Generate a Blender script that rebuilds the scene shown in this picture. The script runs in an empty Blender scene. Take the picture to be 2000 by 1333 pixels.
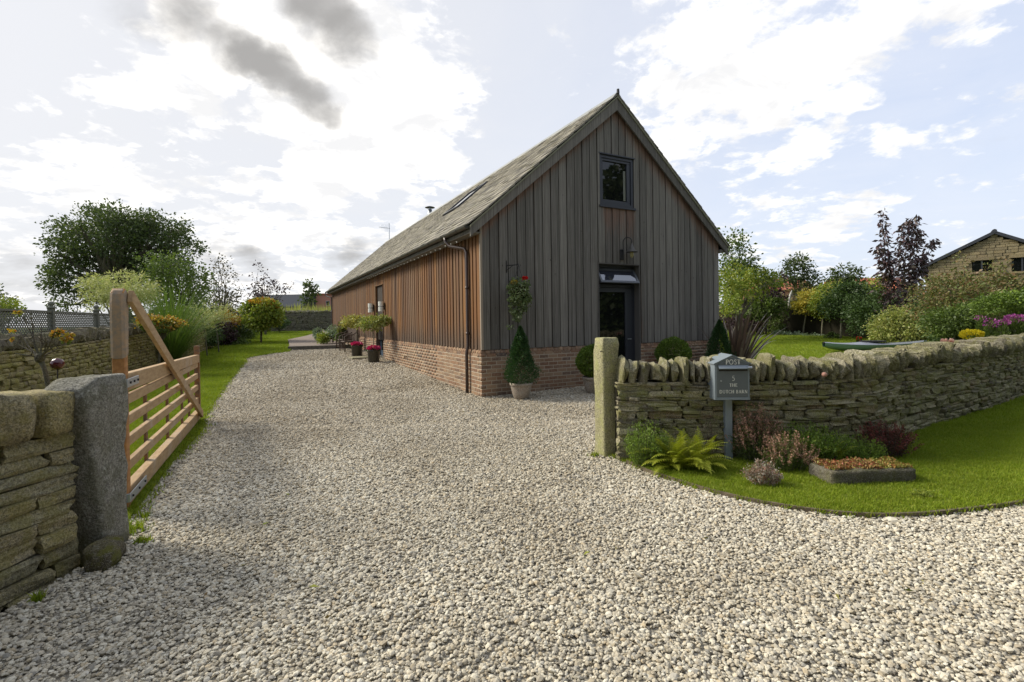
import bpy, bmesh, math, random
import numpy as np
from mathutils import Vector, Matrix, noise as mnoise
random.seed(7); rng = np.random.default_rng(7)
SC = bpy.context.scene; COL = SC.collection
R = math.radians

# ------------------------------------------------------------------ camera
CF, CH, CROLL, CPITCH = 950.756, 636.528, -.0145, -.0097
CAMZ = 1.52
def _basis():
    c, s = math.cos(CPITCH), math.sin(CPITCH)
    F = Vector((0, c, s)); U = Vector((0, -s, c)); X = Vector((1, 0, 0))
    c, s = math.cos(CROLL), math.sin(CROLL)
    return X*c + U*s, U*c - X*s, F
_R, _U, _F = _basis()
cam = bpy.data.cameras.new('camera'); camo = bpy.data.objects.new('camera', cam); COL.objects.link(camo)
camo.matrix_world = Matrix(((_R.x, _U.x, -_F.x, 0), (_R.y, _U.y, -_F.y, 0), (_R.z, _U.z, -_F.z, CAMZ), (0, 0, 0, 1)))
cam.sensor_width = 36; cam.lens = CF/2000*36; cam.shift_y = -(666.5-CH)/2000
cam.clip_start = .05; cam.clip_end = 3000
SC.camera = camo

# ------------------------------------------------------------------ light
SUN_AZ, SUN_EL = R(-74), R(36)
SDIR = Vector((math.sin(SUN_AZ)*math.cos(SUN_EL), math.cos(SUN_AZ)*math.cos(SUN_EL), math.sin(SUN_EL)))
sl = bpy.data.lights.new('sun', 'SUN'); sl.energy = 2.5; sl.angle = R(17.0); sl.color = (1, .93, .80)
so = bpy.data.objects.new('sun', sl); COL.objects.link(so)
so.rotation_euler = (-SDIR).to_track_quat('-Z', 'Y').to_euler()
SC.view_settings.view_transform = 'Standard'; SC.view_settings.look = 'None'
SC.view_settings.exposure = 0.95; SC.view_settings.gamma = 1

def pxdir(u, v):
    a, b = u-1000, v-CH
    c, s = math.cos(CROLL), math.sin(CROLL)
    x = c*a+s*b; y = -s*a+c*b
    X = x/CF; Z = -y/CF
    c, s = math.cos(CPITCH), math.sin(CPITCH)
    return Vector((X, c-s*Z, s+c*Z))

def make_world():
    w = bpy.data.worlds.new('World'); SC.world = w; w.use_nodes = True
    nt = w.node_tree; N = nt.nodes; L = nt.links; N.clear()
    def nd(t, **k):
        n = N.new(t)
        for a, b in k.items(): setattr(n, a, b)
        return n
    def mth(op, a, b=None, c=None, clamp=False):
        n = nd('ShaderNodeMath', operation=op, use_clamp=clamp)
        for i, x in enumerate((a, b, c)):
            if x is None: continue
            if isinstance(x, (int, float)): n.inputs[i].default_value = x
            else: L.new(x, n.inputs[i])
        return n.outputs[0]
    def mix(f, a, b):
        n = nd('ShaderNodeMix', data_type='RGBA')
        for s, x in ((0, f), (6, a), (7, b)):
            if isinstance(x, (int, float)): n.inputs[s].default_value = x
            elif isinstance(x, tuple): n.inputs[s].default_value = (*x, 1)
            else: L.new(x, n.inputs[s])
        return n.outputs[2]
    sky = nd('ShaderNodeTexSky', sky_type='NISHITA'); sky.sun_disc = False
    sky.sun_elevation = SUN_EL; sky.sun_rotation = SUN_AZ; sky.air_density = 1.0; sky.dust_density = 2.0; sky.altitude = 100
    tc = nd('ShaderNodeTexCoord'); D = tc.outputs['Generated']
    wn = nd('ShaderNodeTexNoise'); L.new(D, wn.inputs['Vector']); wn.inputs['Scale'].default_value = 5.5; wn.inputs['Detail'].default_value = 7; wn.inputs['Roughness'].default_value = .6
    v1 = nd('ShaderNodeVectorMath', operation='SUBTRACT'); L.new(wn.outputs['Color'], v1.inputs[0]); v1.inputs[1].default_value = (.5, .5, .5)
    v2 = nd('ShaderNodeVectorMath', operation='SCALE'); L.new(v1.outputs[0], v2.inputs[0]); v2.inputs['Scale'].default_value = .26
    v3 = nd('ShaderNodeVectorMath', operation='ADD'); L.new(D, v3.inputs[0]); L.new(v2.outputs[0], v3.inputs[1])
    v4 = nd('ShaderNodeVectorMath', operation='NORMALIZE'); L.new(v3.outputs[0], v4.inputs[0]); DW = v4.outputs[0]
    sep = nd('ShaderNodeSeparateXYZ'); L.new(D, sep.inputs[0])
    den = mth('ADD', mth('MAXIMUM', sep.outputs[2], 0.0), .22)
    cmb = nd('ShaderNodeCombineXYZ'); L.new(mth('DIVIDE', sep.outputs[0], den), cmb.inputs[0]); L.new(mth('DIVIDE', sep.outputs[1], den), cmb.inputs[1])
    def noise(scale, detail=8, rough=.58, dist=.0, off=0):
        n = nd('ShaderNodeTexNoise'); mp = nd('ShaderNodeMapping'); mp.inputs[1].default_value = (off, off*.7, off*.3)
        L.new(cmb.outputs[0], mp.inputs[0]); L.new(mp.outputs[0], n.inputs['Vector'])
        n.inputs['Scale'].default_value = scale; n.inputs['Detail'].default_value = detail
        n.inputs['Roughness'].default_value = rough; n.inputs['Distortion'].default_value = dist
        return n.outputs[0]
    u2 = nd('ShaderNodeVectorMath', operation='SCALE'); L.new(v1.outputs[0], u2.inputs[0]); u2.inputs['Scale'].default_value = .10
    u3 = nd('ShaderNodeVectorMath', operation='ADD'); L.new(D, u3.inputs[0]); L.new(u2.outputs[0], u3.inputs[1])
    u4 = nd('ShaderNodeVectorMath', operation='NORMALIZE'); L.new(u3.outputs[0], u4.inputs[0]); DS = u4.outputs[0]
    def blob(u, v, r, wgt, src=None):
        d = pxdir(u, v).normalized()
        vd = nd('ShaderNodeVectorMath', operation='DOT_PRODUCT'); L.new(src or DW, vd.inputs[0]); vd.inputs[1].default_value = d
        rad = math.atan(r/950.)
        n = nd('ShaderNodeMapRange', interpolation_type='SMOOTHSTEP')
        L.new(vd.outputs['Value'], n.inputs[0]); n.inputs[1].default_value = math.cos(rad); n.inputs[2].default_value = 1.0
        n.inputs[3].default_value = 0; n.inputs[4].default_value = wgt
        return n.outputs[0]
    def total(lst):
        s = lst[0]
        for x in lst[1:]: s = mth('ADD', s, x)
        return s
    clouds = total([blob(*b) for b in [(450, 60, 330, .3), (700, 130, 300, .3), (860, 270, 120, .22), (820, 350, 130, .16), (250, 240, 170, .2), (110, 360, 140, .18),
        (600, 380, 150, .2), (370, 390, 90, .12), (1330, 150, 190, .2), (1520, 130, 180, .2), (1600, 360, 170, .26), (1790, 130, 130, .2), (1960, 100, 120, .2),
        (1440, 30, 230, .18), (1300, 320, 80, .12), (1440, 305, 80, .12), (1700, 20, 200, .16), (520, 540, 200, .2), (1900, 430, 120, .1), (1570, 270, 40, .12)]])
    gaps = total([blob(*b) for b in [(60, 120, 190, .18), (1050, 200, 230, .2), (1850, 280, 230, .2), (420, 330, 110, .12)]])
    n1 = noise(3.6, 12, .62, .25, 3.1)
    n2 = noise(9.5, 10, .6, .3, 7.7)
    nn = mth('ADD', mth('MULTIPLY', n1, 1.15), mth('MULTIPLY', n2, .75)); nn = mth('ADD', nn, -.45)
    m = mth('ADD', mth('ADD', nn, mth('MULTIPLY', clouds, .55)), mth('MULTIPLY', gaps, -.8))
    mr = nd('ShaderNodeMapRange', interpolation_type='SMOOTHSTEP'); L.new(m, mr.inputs[0]); mr.inputs[1].default_value = .53; mr.inputs[2].default_value = .74
    mask = mr.outputs[0]
    # thin veil
    veil = nd('ShaderNodeMapRange'); L.new(noise(2.2, 8, .6, .6, 9.), veil.inputs[0]); veil.inputs[1].default_value = .35; veil.inputs[2].default_value = .75
    # glow round the veiled sun
    gd = nd('ShaderNodeVectorMath', operation='DOT_PRODUCT'); L.new(D, gd.inputs[0]); gd.inputs[1].default_value = (-.60, .55, .58)
    glow = nd('ShaderNodeMapRange', interpolation_type='SMOOTHSTEP'); L.new(gd.outputs['Value'], glow.inputs[0]); glow.inputs[1].default_value = .25; glow.inputs[2].default_value = 1.0
    hz = nd('ShaderNodeMapRange'); L.new(sep.outputs[2], hz.inputs[0]); hz.inputs[1].default_value = 0; hz.inputs[2].default_value = .5; hz.inputs[3].default_value = .55; hz.inputs[4].default_value = .12
    base = mix(.68, sky.outputs[0], (3.8, 4.25, 5.4))
    base = mix(mth('MULTIPLY', veil.outputs[0], .45), base, (4.7, 4.85, 5.3))
    base = mix(hz.outputs[0], base, (4.5, 4.75, 5.15))
    base = mix(mth('MULTIPLY', glow.outputs[0], .8), base, (4.5, 4.5, 4.55))
    shn = nd('ShaderNodeMapRange', interpolation_type='SMOOTHSTEP'); L.new(noise(5.2, 9, .6, .4, 13.), shn.inputs[0]); shn.inputs[1].default_value = .36; shn.inputs[2].default_value = .6
    cloudc = mix(glow.outputs[0], (6.2, 6.1, 5.9), (7.6, 7.4, 7.1)); cloudc = mix(shn.outputs[0], (4.85, 4.85, 4.9), cloudc)
    c = mix(mask, base, cloudc)
    grey = total([blob(*b, DS) for b in [(640, 20, 85, .55), (600, -20, 80, .4), (690, 70, 55, .35), (470, 115, 60, .5), (525, 130, 62, .5), (575, 158, 62, .5), (620, 192, 52, .5), (655, 218, 38, .35),
        (290, 10, 90, .4), (380, 20, 70, .3), (60, 530, 80, .35), (450, 510, 60, .4), (520, 505, 45, .3), (670, 490, 50, .4), (720, 500, 50, .3)]])
    gn = noise(5.5, 8, .55, .3, 5.)
    gm = nd('ShaderNodeMapRange', interpolation_type='SMOOTHSTEP'); L.new(mth('ADD', grey, mth('MULTIPLY', mth('SUBTRACT', gn, .5), .9)), gm.inputs[0])
    gm.inputs[1].default_value = .10; gm.inputs[2].default_value = 1.0; gm.inputs[4].default_value = 1.
    c = mix(gm.outputs[0], c, (2.3, 2.25, 2.2))
    bg = nd('ShaderNodeBackground'); L.new(c, bg.inputs[0]); bg.inputs[1].default_value = .1
    out = nd('ShaderNodeOutputWorld'); L.new(bg.outputs[0], out.inputs[0])
make_world()

# ------------------------------------------------------------------ geometry of the site
def g(y):                                   # the ground climbs gently beyond the barn's near corner
    return .035*min(max(0, y-9.5), 32)
def W(u, v, D):
    r = pxdir(u, v); return Vector((0, 0, CAMZ)) + r*(D/r.y)
def G(u, v):
    lo, hi = .5, 300
    for _ in range(40):
        m = (lo+hi)/2; p = W(u, v, m)
        if p.z > g(p.y): lo = m
        else: hi = m
    return W(u, v, lo)

# ------------------------------------------------------------------ object helpers
def props(o, label=None, cat=None, group=None, kind=None):
    if label: o['label'] = label
    if cat: o['category'] = cat
    if group: o['group'] = group
    if kind: o['kind'] = kind
    return o
def thing(name, label, cat, loc=(0, 0, 0), rz=0, group=None):
    o = bpy.data.objects.new(name, None); COL.objects.link(o); o.location = loc; o.rotation_euler = (0, 0, rz)
    o.empty_display_size = .1
    return props(o, label, cat, group)
def link(name, me, parent=None, loc=None, mat=None):
    o = bpy.data.objects.new(name, me); COL.objects.link(o)
    if parent is not None: o.parent = parent
    if loc is not None: o.location = loc
    if mat is not None and not me.materials: me.materials.append(mat)
    return o
def npmesh(name, V, F, mat=None, smooth=False):
    """V (n,3); F (m,k) all faces the same size"""
    V = np.asarray(V, dtype=np.float32); F = np.asarray(F, dtype=np.int32)
    me = bpy.data.meshes.new(name); me.vertices.add(len(V)); me.vertices.foreach_set('co', V.ravel())
    k = F.shape[1]; me.loops.add(F.size); me.loops.foreach_set('vertex_index', F.ravel())
    me.polygons.add(len(F)); me.polygons.foreach_set('loop_start', np.arange(0, F.size, k, dtype=np.int32))
    me.update(calc_edges=True)
    if smooth: me.polygons.foreach_set('use_smooth', np.ones(len(F), dtype=bool))
    me.validate()
    if mat: me.materials.append(mat)
    return me
class MB:
    def __init__(s): s.v = []; s.f = []
    def add(s, vs, fs, M=None):
        b = len(s.v)
        for p in vs:
            p = Vector(p); s.v.append(tuple(M @ p) if M else tuple(p))
        s.f += [tuple(i+b for i in f) for f in fs]; return s
    def box(s, x0, x1, y0, y1, z0, z1, M=None):
        vs = [(x, y, z) for z in (z0, z1) for y in (y0, y1) for x in (x0, x1)]
        return s.add(vs, [(0, 2, 3, 1), (4, 5, 7, 6), (0, 1, 5, 4), (2, 6, 7, 3), (0, 4, 6, 2), (1, 3, 7, 5)], M)
    def prism(s, poly, axis, t0, t1, M=None):
        """poly: 2D points; axis: 'x','y','z' the extrusion axis"""
        n = len(poly); vs = []
        for t in (t0, t1):
            for (p, q) in poly: vs.append({'x': (t, p, q), 'y': (p, t, q), 'z': (p, q, t)}[axis])
        fs = [tuple(range(n))[::-1], tuple(range(n, 2*n))]+[(i, (i+1) % n, (i+1) % n+n, i+n) for i in range(n)]
        return s.add(vs, fs, M)
    def tube(s, pts, rad, n=8, cap=True, M=None):
        pts = [Vector(p) for p in pts]
        if not isinstance(rad, (list, tuple)): rad = [rad]*len(pts)
        vs = []; fs = []; prev = None
        for i, p in enumerate(pts):
            t = (pts[min(i+1, len(pts)-1)]-pts[max(i-1, 0)]).normalized()
            ref = prev if prev is not None else (Vector((0, 0, 1)) if abs(t.z) < .9 else Vector((1, 0, 0)))
            a = (ref-t*ref.dot(t)).normalized(); prev = a; b = t.cross(a)
            for k in range(n):
                th = 2*math.pi*k/n; vs.append(p+(a*math.cos(th)+b*math.sin(th))*rad[i])
        for i in range(len(pts)-1):
            for k in range(n): fs.append((i*n+k, i*n+(k+1) % n, (i+1)*n+(k+1) % n, (i+1)*n+k))
        if cap: fs += [tuple(range(n))[::-1], tuple(range((len(pts)-1)*n, len(pts)*n))]
        return s.add(vs, fs, M)
    def lathe(s, prof, n=24, c=(0, 0, 0), M=None):
        vs = []; fs = []
        for r, z in prof:
            for k in range(n):
                t = 2*math.pi*k/n; vs.append((c[0]+r*math.cos(t), c[1]+r*math.sin(t), c[2]+z))
        for i in range(len(prof)-1):
            for k in range(n): fs.append((i*n+k, i*n+(k+1) % n, (i+1)*n+(k+1) % n, (i+1)*n+k))
        return s.add(vs, fs, M)
    def build(s, name, mat, parent=None, smooth=False, loc=None, rz=None, bevel=0):
        me = bpy.data.meshes.new(name); me.from_pydata(s.v, [], s.f)
        if smooth: me.polygons.foreach_set('use_smooth', [True]*len(me.polygons))
        me.materials.append(mat); me.update()
        if bevel:
            bm = bmesh.new(); bm.from_mesh(me); bmesh.ops.recalc_face_normals(bm, faces=bm.faces)
            bmesh.ops.bevel(bm, geom=list(bm.edges), offset=bevel, segments=1, affect='EDGES', clamp_overlap=True); bm.to_mesh(me); bm.free()
        o = link(name, me, parent, loc)
        if rz is not None: o.rotation_euler.z = rz
        return o

# ------------------------------------------------------------------ materials
class NT:
    def __init__(s, name):
        s.m = bpy.data.materials.new(name); s.m.use_nodes = True; s.t = s.m.node_tree; s.t.nodes.clear()
        s.out = s.t.nodes.new('ShaderNodeOutputMaterial'); s.p = s.t.nodes.new('ShaderNodeBsdfPrincipled')
        s.t.links.new(s.p.outputs[0], s.out.inputs[0])
    def n(s, t, **k):
        x = s.t.nodes.new(t)
        for a, b in k.items(): setattr(x, a, b)
        return x
    def set(s, inp, x):
        if isinstance(x, (int, float)): inp.default_value = x
        elif isinstance(x, tuple): inp.default_value = (*x, 1) if len(inp.default_value) == 4 and len(x) == 3 else x
        else: s.t.links.new(x, inp)
    def math(s, op, a, b=0., clamp=False):
        x = s.n('ShaderNodeMath', operation=op, use_clamp=clamp); s.set(x.inputs[0], a); s.set(x.inputs[1], b); return x.outputs[0]
    def mix(s, f, a, b, blend='MIX'):
        x = s.n('ShaderNodeMix', data_type='RGBA', blend_type=blend); s.set(x.inputs[0], f); s.set(x.inputs[6], a); s.set(x.inputs[7], b); return x.outputs[2]
    def pos(s, scale=(1, 1, 1), obj=False):
        m = s.n('ShaderNodeMapping'); m.inputs[3].default_value = scale
        src = s.n('ShaderNodeTexCoord').outputs['Object'] if obj else s.n('ShaderNodeNewGeometry').outputs['Position']
        s.t.links.new(src, m.inputs[0]); return m.outputs[0]
    def noise(s, scale, detail=5, rough=.55, vec=None, dist=0):
        x = s.n('ShaderNodeTexNoise'); x.inputs['Scale'].default_value = scale; x.inputs['Detail'].default_value = detail
        x.inputs['Roughness'].default_value = rough; x.inputs['Distortion'].default_value = dist
        s.t.links.new(vec if vec is not None else s.pos(), x.inputs['Vector']); return x.outputs[0]
    def ramp(s, f, stops, interp='LINEAR'):
        x = s.n('ShaderNodeValToRGB'); x.color_ramp.interpolation = interp; e = x.color_ramp.elements
        while len(e) < len(stops): e.new(.5)
        for i, (p, c) in enumerate(stops):
            e[i].position = p; e[i].color = (*c, 1) if isinstance(c, tuple) else (c, c, c, 1)
        s.set(x.inputs[0], f); return x.outputs[0]
    def rng(s, v, a, b, c=0., d=1.):
        x = s.n('ShaderNodeMapRange', interpolation_type='SMOOTHSTEP'); s.set(x.inputs[0], v)
        for i, q in enumerate((a, b, c, d)): x.inputs[i+1].default_value = q
        return x.outputs[0]
    def rand(s):
        """a number that differs per object and per loose piece of a mesh"""
        a = s.n('ShaderNodeObjectInfo').outputs['Random']; b = s.n('ShaderNodeNewGeometry').outputs['Random Per Island']
        return s.math('FRACT', s.math('ADD', a, b))
    def bump(s, h, strength=.5, dist=.01):
        x = s.n('ShaderNodeBump'); x.inputs['Strength'].default_value = strength; x.inputs['Distance'].default_value = dist
        s.t.links.new(h, x.inputs['Height']); s.t.links.new(x.outputs[0], s.p.inputs['Normal'])
    def fin(s, col, rough=.8, metal=0., spec=.3):
        s.set(s.p.inputs['Base Color'], col); s.set(s.p.inputs['Roughness'], rough); s.set(s.p.inputs['Metallic'], metal)
        s.p.inputs['Specular IOR Level'].default_value = spec; return s.m
def plain(name, col, rough=.6, metal=0., spec=.4, var=.12, nscale=12):
    t = NT(name); n = t.noise(nscale, 4)
    c = t.mix(t.math('MULTIPLY', n, var*2), col, tuple(x*(1-var*2) for x in col))
    t.bump(n, .15, .004); return t.fin(c, rough, metal, spec)
def stone_mat(name, pal, moss=(.10, .105, .03), mossamt=.45, lich=(.36, .36, .28), lichamt=.3, bs=1.3):
    t = NT(name); r = t.rand()
    c = t.ramp(r, [(i/(len(pal)-1), p) for i, p in enumerate(pal)])
    n1 = t.noise(9, 8, .65); n2 = t.noise(60, 6, .7); n3 = t.noise(2.3, 5, .6)
    c = t.mix(t.rng(n2, .38, .62), c, t.mix(.62, c, (.04, .035, .028)), 'MIX')
    n4 = t.noise(150, 3, .8); c = t.mix(t.math('MULTIPLY', t.rng(n4, .5, .66), .6), c, t.mix(.6, c, (.62, .60, .50))); c = t.mix(t.math('MULTIPLY', t.rng(n4, .5, .36), .6), c, (.04, .036, .03))
    c = t.mix(t.math('MULTIPLY', t.rng(n1, .46, .62), mossamt), c, moss)
    c = t.mix(t.math('MULTIPLY', t.rng(t.noise(24, 6, .7), .56, .68), lichamt), c, lich)
    c = t.mix(t.math('MULTIPLY', t.rng(n3, .5, .75), .35), c, (.16, .145, .05))
    h = t.math('ADD', t.math('MULTIPLY', n1, .6), t.math('MULTIPLY', n2, .5)); t.bump(h, bs, .02)
    return t.fin(c, .92, 0, .15)
M = {}
M['wall_r'] = stone_mat('weathered_gritstone', [(.16, .145, .075), (.34, .31, .17), (.46, .41, .25), (.22, .22, .11), (.56, .50, .33), (.13, .11, .075), (.36, .34, .19), (.28, .20, .11)], moss=(.20, .21, .05), mossamt=.5, lichamt=.4)
M['wall_l'] = stone_mat('buff_gritstone', [(.40, .35, .20), (.30, .26, .14), (.46, .39, .23), (.33, .31, .20), (.44, .37, .17), (.25, .22, .14)], moss=(.22, .20, .05), mossamt=.45, lich=(.40, .30, .08), lichamt=.3)
M['wall_g'] = stone_mat('garden_gritstone', [(.34, .29, .14), (.48, .41, .20), (.40, .36, .13), (.54, .45, .24), (.24, .20, .12)], moss=(.36, .34, .07), mossamt=.4, lich=(.42, .34, .1), lichamt=.3)
M['wall_d'] = stone_mat('dark_gritstone', [(.10, .09, .065), (.15, .13, .09), (.12, .12, .08), (.18, .16, .11)], mossamt=.35)
M['cope'] = stone_mat('coping_gritstone', [(.24, .22, .13), (.36, .33, .20), (.27, .25, .12), (.46, .42, .29), (.15, .13, .09)], moss=(.14, .14, .04), mossamt=.55, lich=(.48, .47, .36), lichamt=.5)
M['post_r'] = stone_mat('lichen_gatepost', [(.44, .41, .22), (.47, .44, .25)], moss=(.34, .35, .12), mossamt=.45, lich=(.50, .48, .36), lichamt=.5, bs=1)
M['post_l'] = stone_mat('grey_gatepost', [(.36, .35, .30), (.38, .37, .32)], moss=(.12, .12, .07), mossamt=.5, lich=(.48, .48, .42), lichamt=.8, bs=2.0)
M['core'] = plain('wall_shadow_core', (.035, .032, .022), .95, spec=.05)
M['house'] = stone_mat('honey_sandstone', [(.38, .30, .15), (.30, .23, .12), (.44, .35, .19), (.34, .28, .16), (.26, .20, .11)], moss=(.2, .16, .09), mossamt=.3, lich=(.4, .35, .22), lichamt=.2)
M['trough'] = stone_mat('trough_stone', [(.13, .12, .09), (.15, .13, .10)], mossamt=.45, lich=(.30, .30, .25), lichamt=.3)
M['soil'] = plain('dark_soil', (.035, .026, .018), .95, spec=.1, nscale=40)

def wood_side():
    t = NT('warm_larch_boards'); r = t.rand(); tc = t.pos((30, 30, 1.2))
    grain = t.noise(1.5, 6, .6, tc); tz = t.n('ShaderNodeSeparateXYZ'); t.t.links.new(t.n('ShaderNodeNewGeometry').outputs['Position'], tz.inputs[0])
    c = t.ramp(r, [(0, (.15, .068, .021)), (.3, (.24, .118, .036)), (.55, (.11, .050, .020)), (.8, (.21, .125, .055)), (1, (.085, .046, .024))])
    c = t.mix(t.math('MULTIPLY', t.rng(grain, .35, .7), .6), c, (.13, .055, .03))
    big = t.noise(.45, 4, .6, t.pos((1, 1, .6)))
    c = t.mix(t.math('MULTIPLY', t.rng(big, .45, .75), .3), c, (.16, .12, .09))
    # grey weathering at the splash zone just over the brickwork
    low = t.math('ADD', tz.outputs[2], t.math('MULTIPLY', t.noise(1.7, 4, .6, t.pos((2, 2, .5))), .7))
    streak = t.noise(1.0, 5, .6, t.pos((14, 14, .25))); c = t.mix(t.rng(streak, .5, .64, 0., .6), c, (.07, .04, .025))
    c = t.mix(t.rng(low, 1.25, 1.95, .75, 0.), c, (.075, .058, .045))
    far = t.rng(tz.outputs[1], 17, 28, 0., .45); c = t.mix(far, c, (.13, .082, .055))
    t.bump(grain, .5, .006); return t.fin(c, .75, 0, .25)
def wood_gable(name='grey_larch_boards', top=True):
    t = NT(name); r = t.rand(); grain = t.noise(1.5, 7, .65, t.pos((38, 38, 1.0)))
    c = t.ramp(r, [(0, (.145, .138, .118)), (.2, (.215, .203, .173)), (.4, (.110, .104, .09)), (.6, (.26, .245, .21)), (.8, (.16, .152, .132)), (1, (.225, .21, .178))])
    st = t.noise(1.2, 5, .6, t.pos((75, 75, .35)))
    c = t.mix(t.math('MULTIPLY', t.rng(st, .5, .68), .5), c, (.30, .28, .25)); c = t.mix(t.math('MULTIPLY', t.rng(st, .5, .34), .6), c, (.05, .045, .04))
    c = t.mix(t.math('MULTIPLY', t.rng(grain, .4, .72), .55), c, (.055, .05, .045))
    c = t.mix(t.math('MULTIPLY', t.rng(t.noise(3, 5, .7, t.pos((6, 6, .6))), .55, .72), .4), c, (.26, .245, .215))
    if top:   # sheltered, less weathered red-brown wood below the verge and below the window sill
        at = t.n('ShaderNodeAttribute', attribute_name='shelter'); at.attribute_type = 'GEOMETRY'
        nz = t.noise(2.2, 4, .6, t.pos((9, 9, 1.2)))
        f = t.rng(t.math('ADD', at.outputs['Fac'], t.math('MULTIPLY', t.math('SUBTRACT', nz, .5), .9)), .35, 1.05)
        c = t.mix(t.math('MULTIPLY', f, .62), c, t.mix(t.rng(grain, .3, .7), (.30, .165, .105), (.14, .065, .042)))
    k = t.n('ShaderNodeTexVoronoi'); t.t.links.new(t.pos((7, 7, 2.2)), k.inputs['Vector']); k.inputs['Scale'].default_value = 1
    c = t.mix(t.rng(k.outputs['Distance'], .03, .07, .8, 0.), c, (.04, .03, .025))
    t.bump(grain, .6, .006); return t.fin(c, .85, 0, .2)
M['wood_side'] = wood_side(); M['wood_gable'] = wood_gable(); M['barge'] = wood_gable('grey_barge_board', False)
def brick_mat():
    t = NT('handmade_brick'); r = t.rand()
    c = t.ramp(r, [(0, (.27, .16, .095)), (.2, (.20, .11, .07)), (.35, (.33, .22, .135)), (.55, (.23, .145, .095)), (.7, (.15, .10, .075)), (.8, (.34, .245, .16)), (.93, (.26, .15, .09)), (1, (.085, .075, .07))])
    n = t.noise(26, 6, .65); c = t.mix(t.math('MULTIPLY', t.rng(n, .4, .7), .5), c, (.36, .27, .19))
    c = t.mix(t.math('MULTIPLY', t.rng(t.noise(1.6, 4, .6), .5, .7), .4), c, (.13, .09, .06)); t.bump(t.noise(90, 4), .4, .004)
    return t.fin(c, .9, 0, .15)
M['brick'] = brick_mat()
M['mortar'] = plain('lime_mortar', (.46, .40, .31), .95, spec=.1, nscale=60)
def slate_mat():
    t = NT('stone_roof_slates'); r = t.rand()
    c = t.ramp(r, [(0, (.14, .13, .105)), (.2, (.28, .255, .20)), (.4, (.18, .165, .135)), (.6, (.36, .33, .26)), (.8, (.11, .102, .09)), (1, (.24, .22, .175))])
    c = t.mix(t.math('MULTIPLY', t.rng(t.noise(5, 6, .7), .5, .68), .5), c, (.20, .20, .10))
    c = t.mix(t.math('MULTIPLY', t.rng(t.noise(30, 5, .7), .55, .7), .5), c, (.07, .065, .055)); t.bump(t.noise(40, 5), .5, .006)
    return t.fin(c, .8, 0, .3)
M['slate'] = slate_mat()
M['lead'] = plain('weathered_lead', (.27, .28, .27), .6, .2, nscale=5)
M['gutter'] = plain('brown_olive_gutter', (.045, .042, .032), .35, 0, .5)
M['pipe'] = plain('brown_downpipe', (.055, .036, .03), .35, 0, .5)
M['frame'] = plain('anthracite_frame', (.032, .036, .045), .4, 0, .5, nscale=4)
M['framelight'] = plain('grey_vent_frame', (.09, .10, .115), .4, 0, .5, nscale=4)
M['bluedoor'] = plain('blue_grey_door_paint', (.05, .075, .11), .45)
def glass_mat(name, col, rough, spec=.5, ior=1.5):
    t = NT(name); t.p.inputs['IOR'].default_value = ior; n = t.noise(.8, 2); t.bump(n, .05, .01); return t.fin(col, rough, 0, spec)
M['glass'] = glass_mat('dark_window_glass', (.006, .007, .007), .02, .55)
M['black'] = plain('black_iron', (.018, .018, .018), .45)
M['steel'] = plain('galvanised_steel', (.42, .45, .48), .38, .7, nscale=30)
M['cream'] = plain('cream_lantern', (.80, .80, .72), .4)
M['white'] = plain('white_bulb', (.5, .5, .46), .4)
def gate_wood(name, a, b, c3):
    t = NT(name); gr = t.noise(1.6, 7, .6, t.pos((1, 1, 1), True), 1.5)
    gr2 = t.noise(30, 6, .6, t.pos((.25, 1, 1), True))
    c = t.mix(t.rng(gr2, .35, .68), a, b); c = t.mix(t.math('MULTIPLY', t.rng(gr, .5, .75), .6), c, c3); t.bump(gr2, .4, .004); return t.fin(c, .7, 0, .3)
M['gate'] = gate_wood('oiled_oak', (.43, .30, .165), (.33, .215, .11), (.44, .38, .30))
M['gatedark'] = gate_wood('weathered_oak', (.16, .105, .07), (.30, .14, .05), (.10, .085, .07))
M['gatehead'] = gate_wood('grey_weathered_oak', (.25, .205, .155), (.36, .245, .145), (.15, .125, .10))
M['gateorange'] = gate_wood('orange_oak', (.42, .21, .075), (.30, .14, .05), (.48, .30, .15))
M['gatepale'] = gate_wood('pale_weathered_oak', (.52, .44, .33), (.36, .29, .20), (.58, .53, .45))
M['box'] = plain('grey_letterbox_paint', (.23, .27, .30), .38, .1, .5, nscale=6)
M['boxface'] = plain('grey_letterbox_door', (.13, .15, .157), .42, .1, .5, nscale=9)
M['letter'] = plain('silver_lettering', (.75, .75, .68), .5)
M['pot'] = stone_mat('pale_terracotta', [(.42, .34, .27), (.45, .37, .30)], moss=(.34, .32, .28), mossamt=.5, lich=(.55, .50, .44), lichamt=.5, bs=.3)
M['potdark'] = plain('dark_glazed_pot', (.055, .05, .035), .4)
M['rattan'] = plain('brown_rattan', (.07, .045, .032), .7, nscale=80)
M['edge'] = gate_wood('timber_edging', (.16, .125, .085), (.10, .08, .055), (.2, .17, .12))
M['sleeper'] = gate_wood('sleeper_timber', (.13, .115, .09), (.07, .06, .05), (.2, .18, .15))
M['lattice'] = plain('grey_green_lattice', (.15, .155, .125), .8, nscale=20)
M['redglass'] = plain('dark_red_glaze', (.07, .006, .014), .12, 0, .7)
M['bark'] = stone_mat('bark', [(.10, .085, .06), (.12, .10, .075)], moss=(.10, .11, .06), mossamt=.4, lich=(.2, .2, .16), lichamt=.3)
M['palebark'] = stone_mat('pale_bark', [(.30, .27, .20), (.26, .23, .17)], moss=(.2, .2, .12), mossamt=.4)
M['kayak'] = plain('pale_green_hull', (.20, .33, .27), .3, 0, .5, nscale=2)
M['kayaktop'] = plain('grey_deck', (.22, .24, .29), .35, 0, .5, nscale=2)
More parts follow.
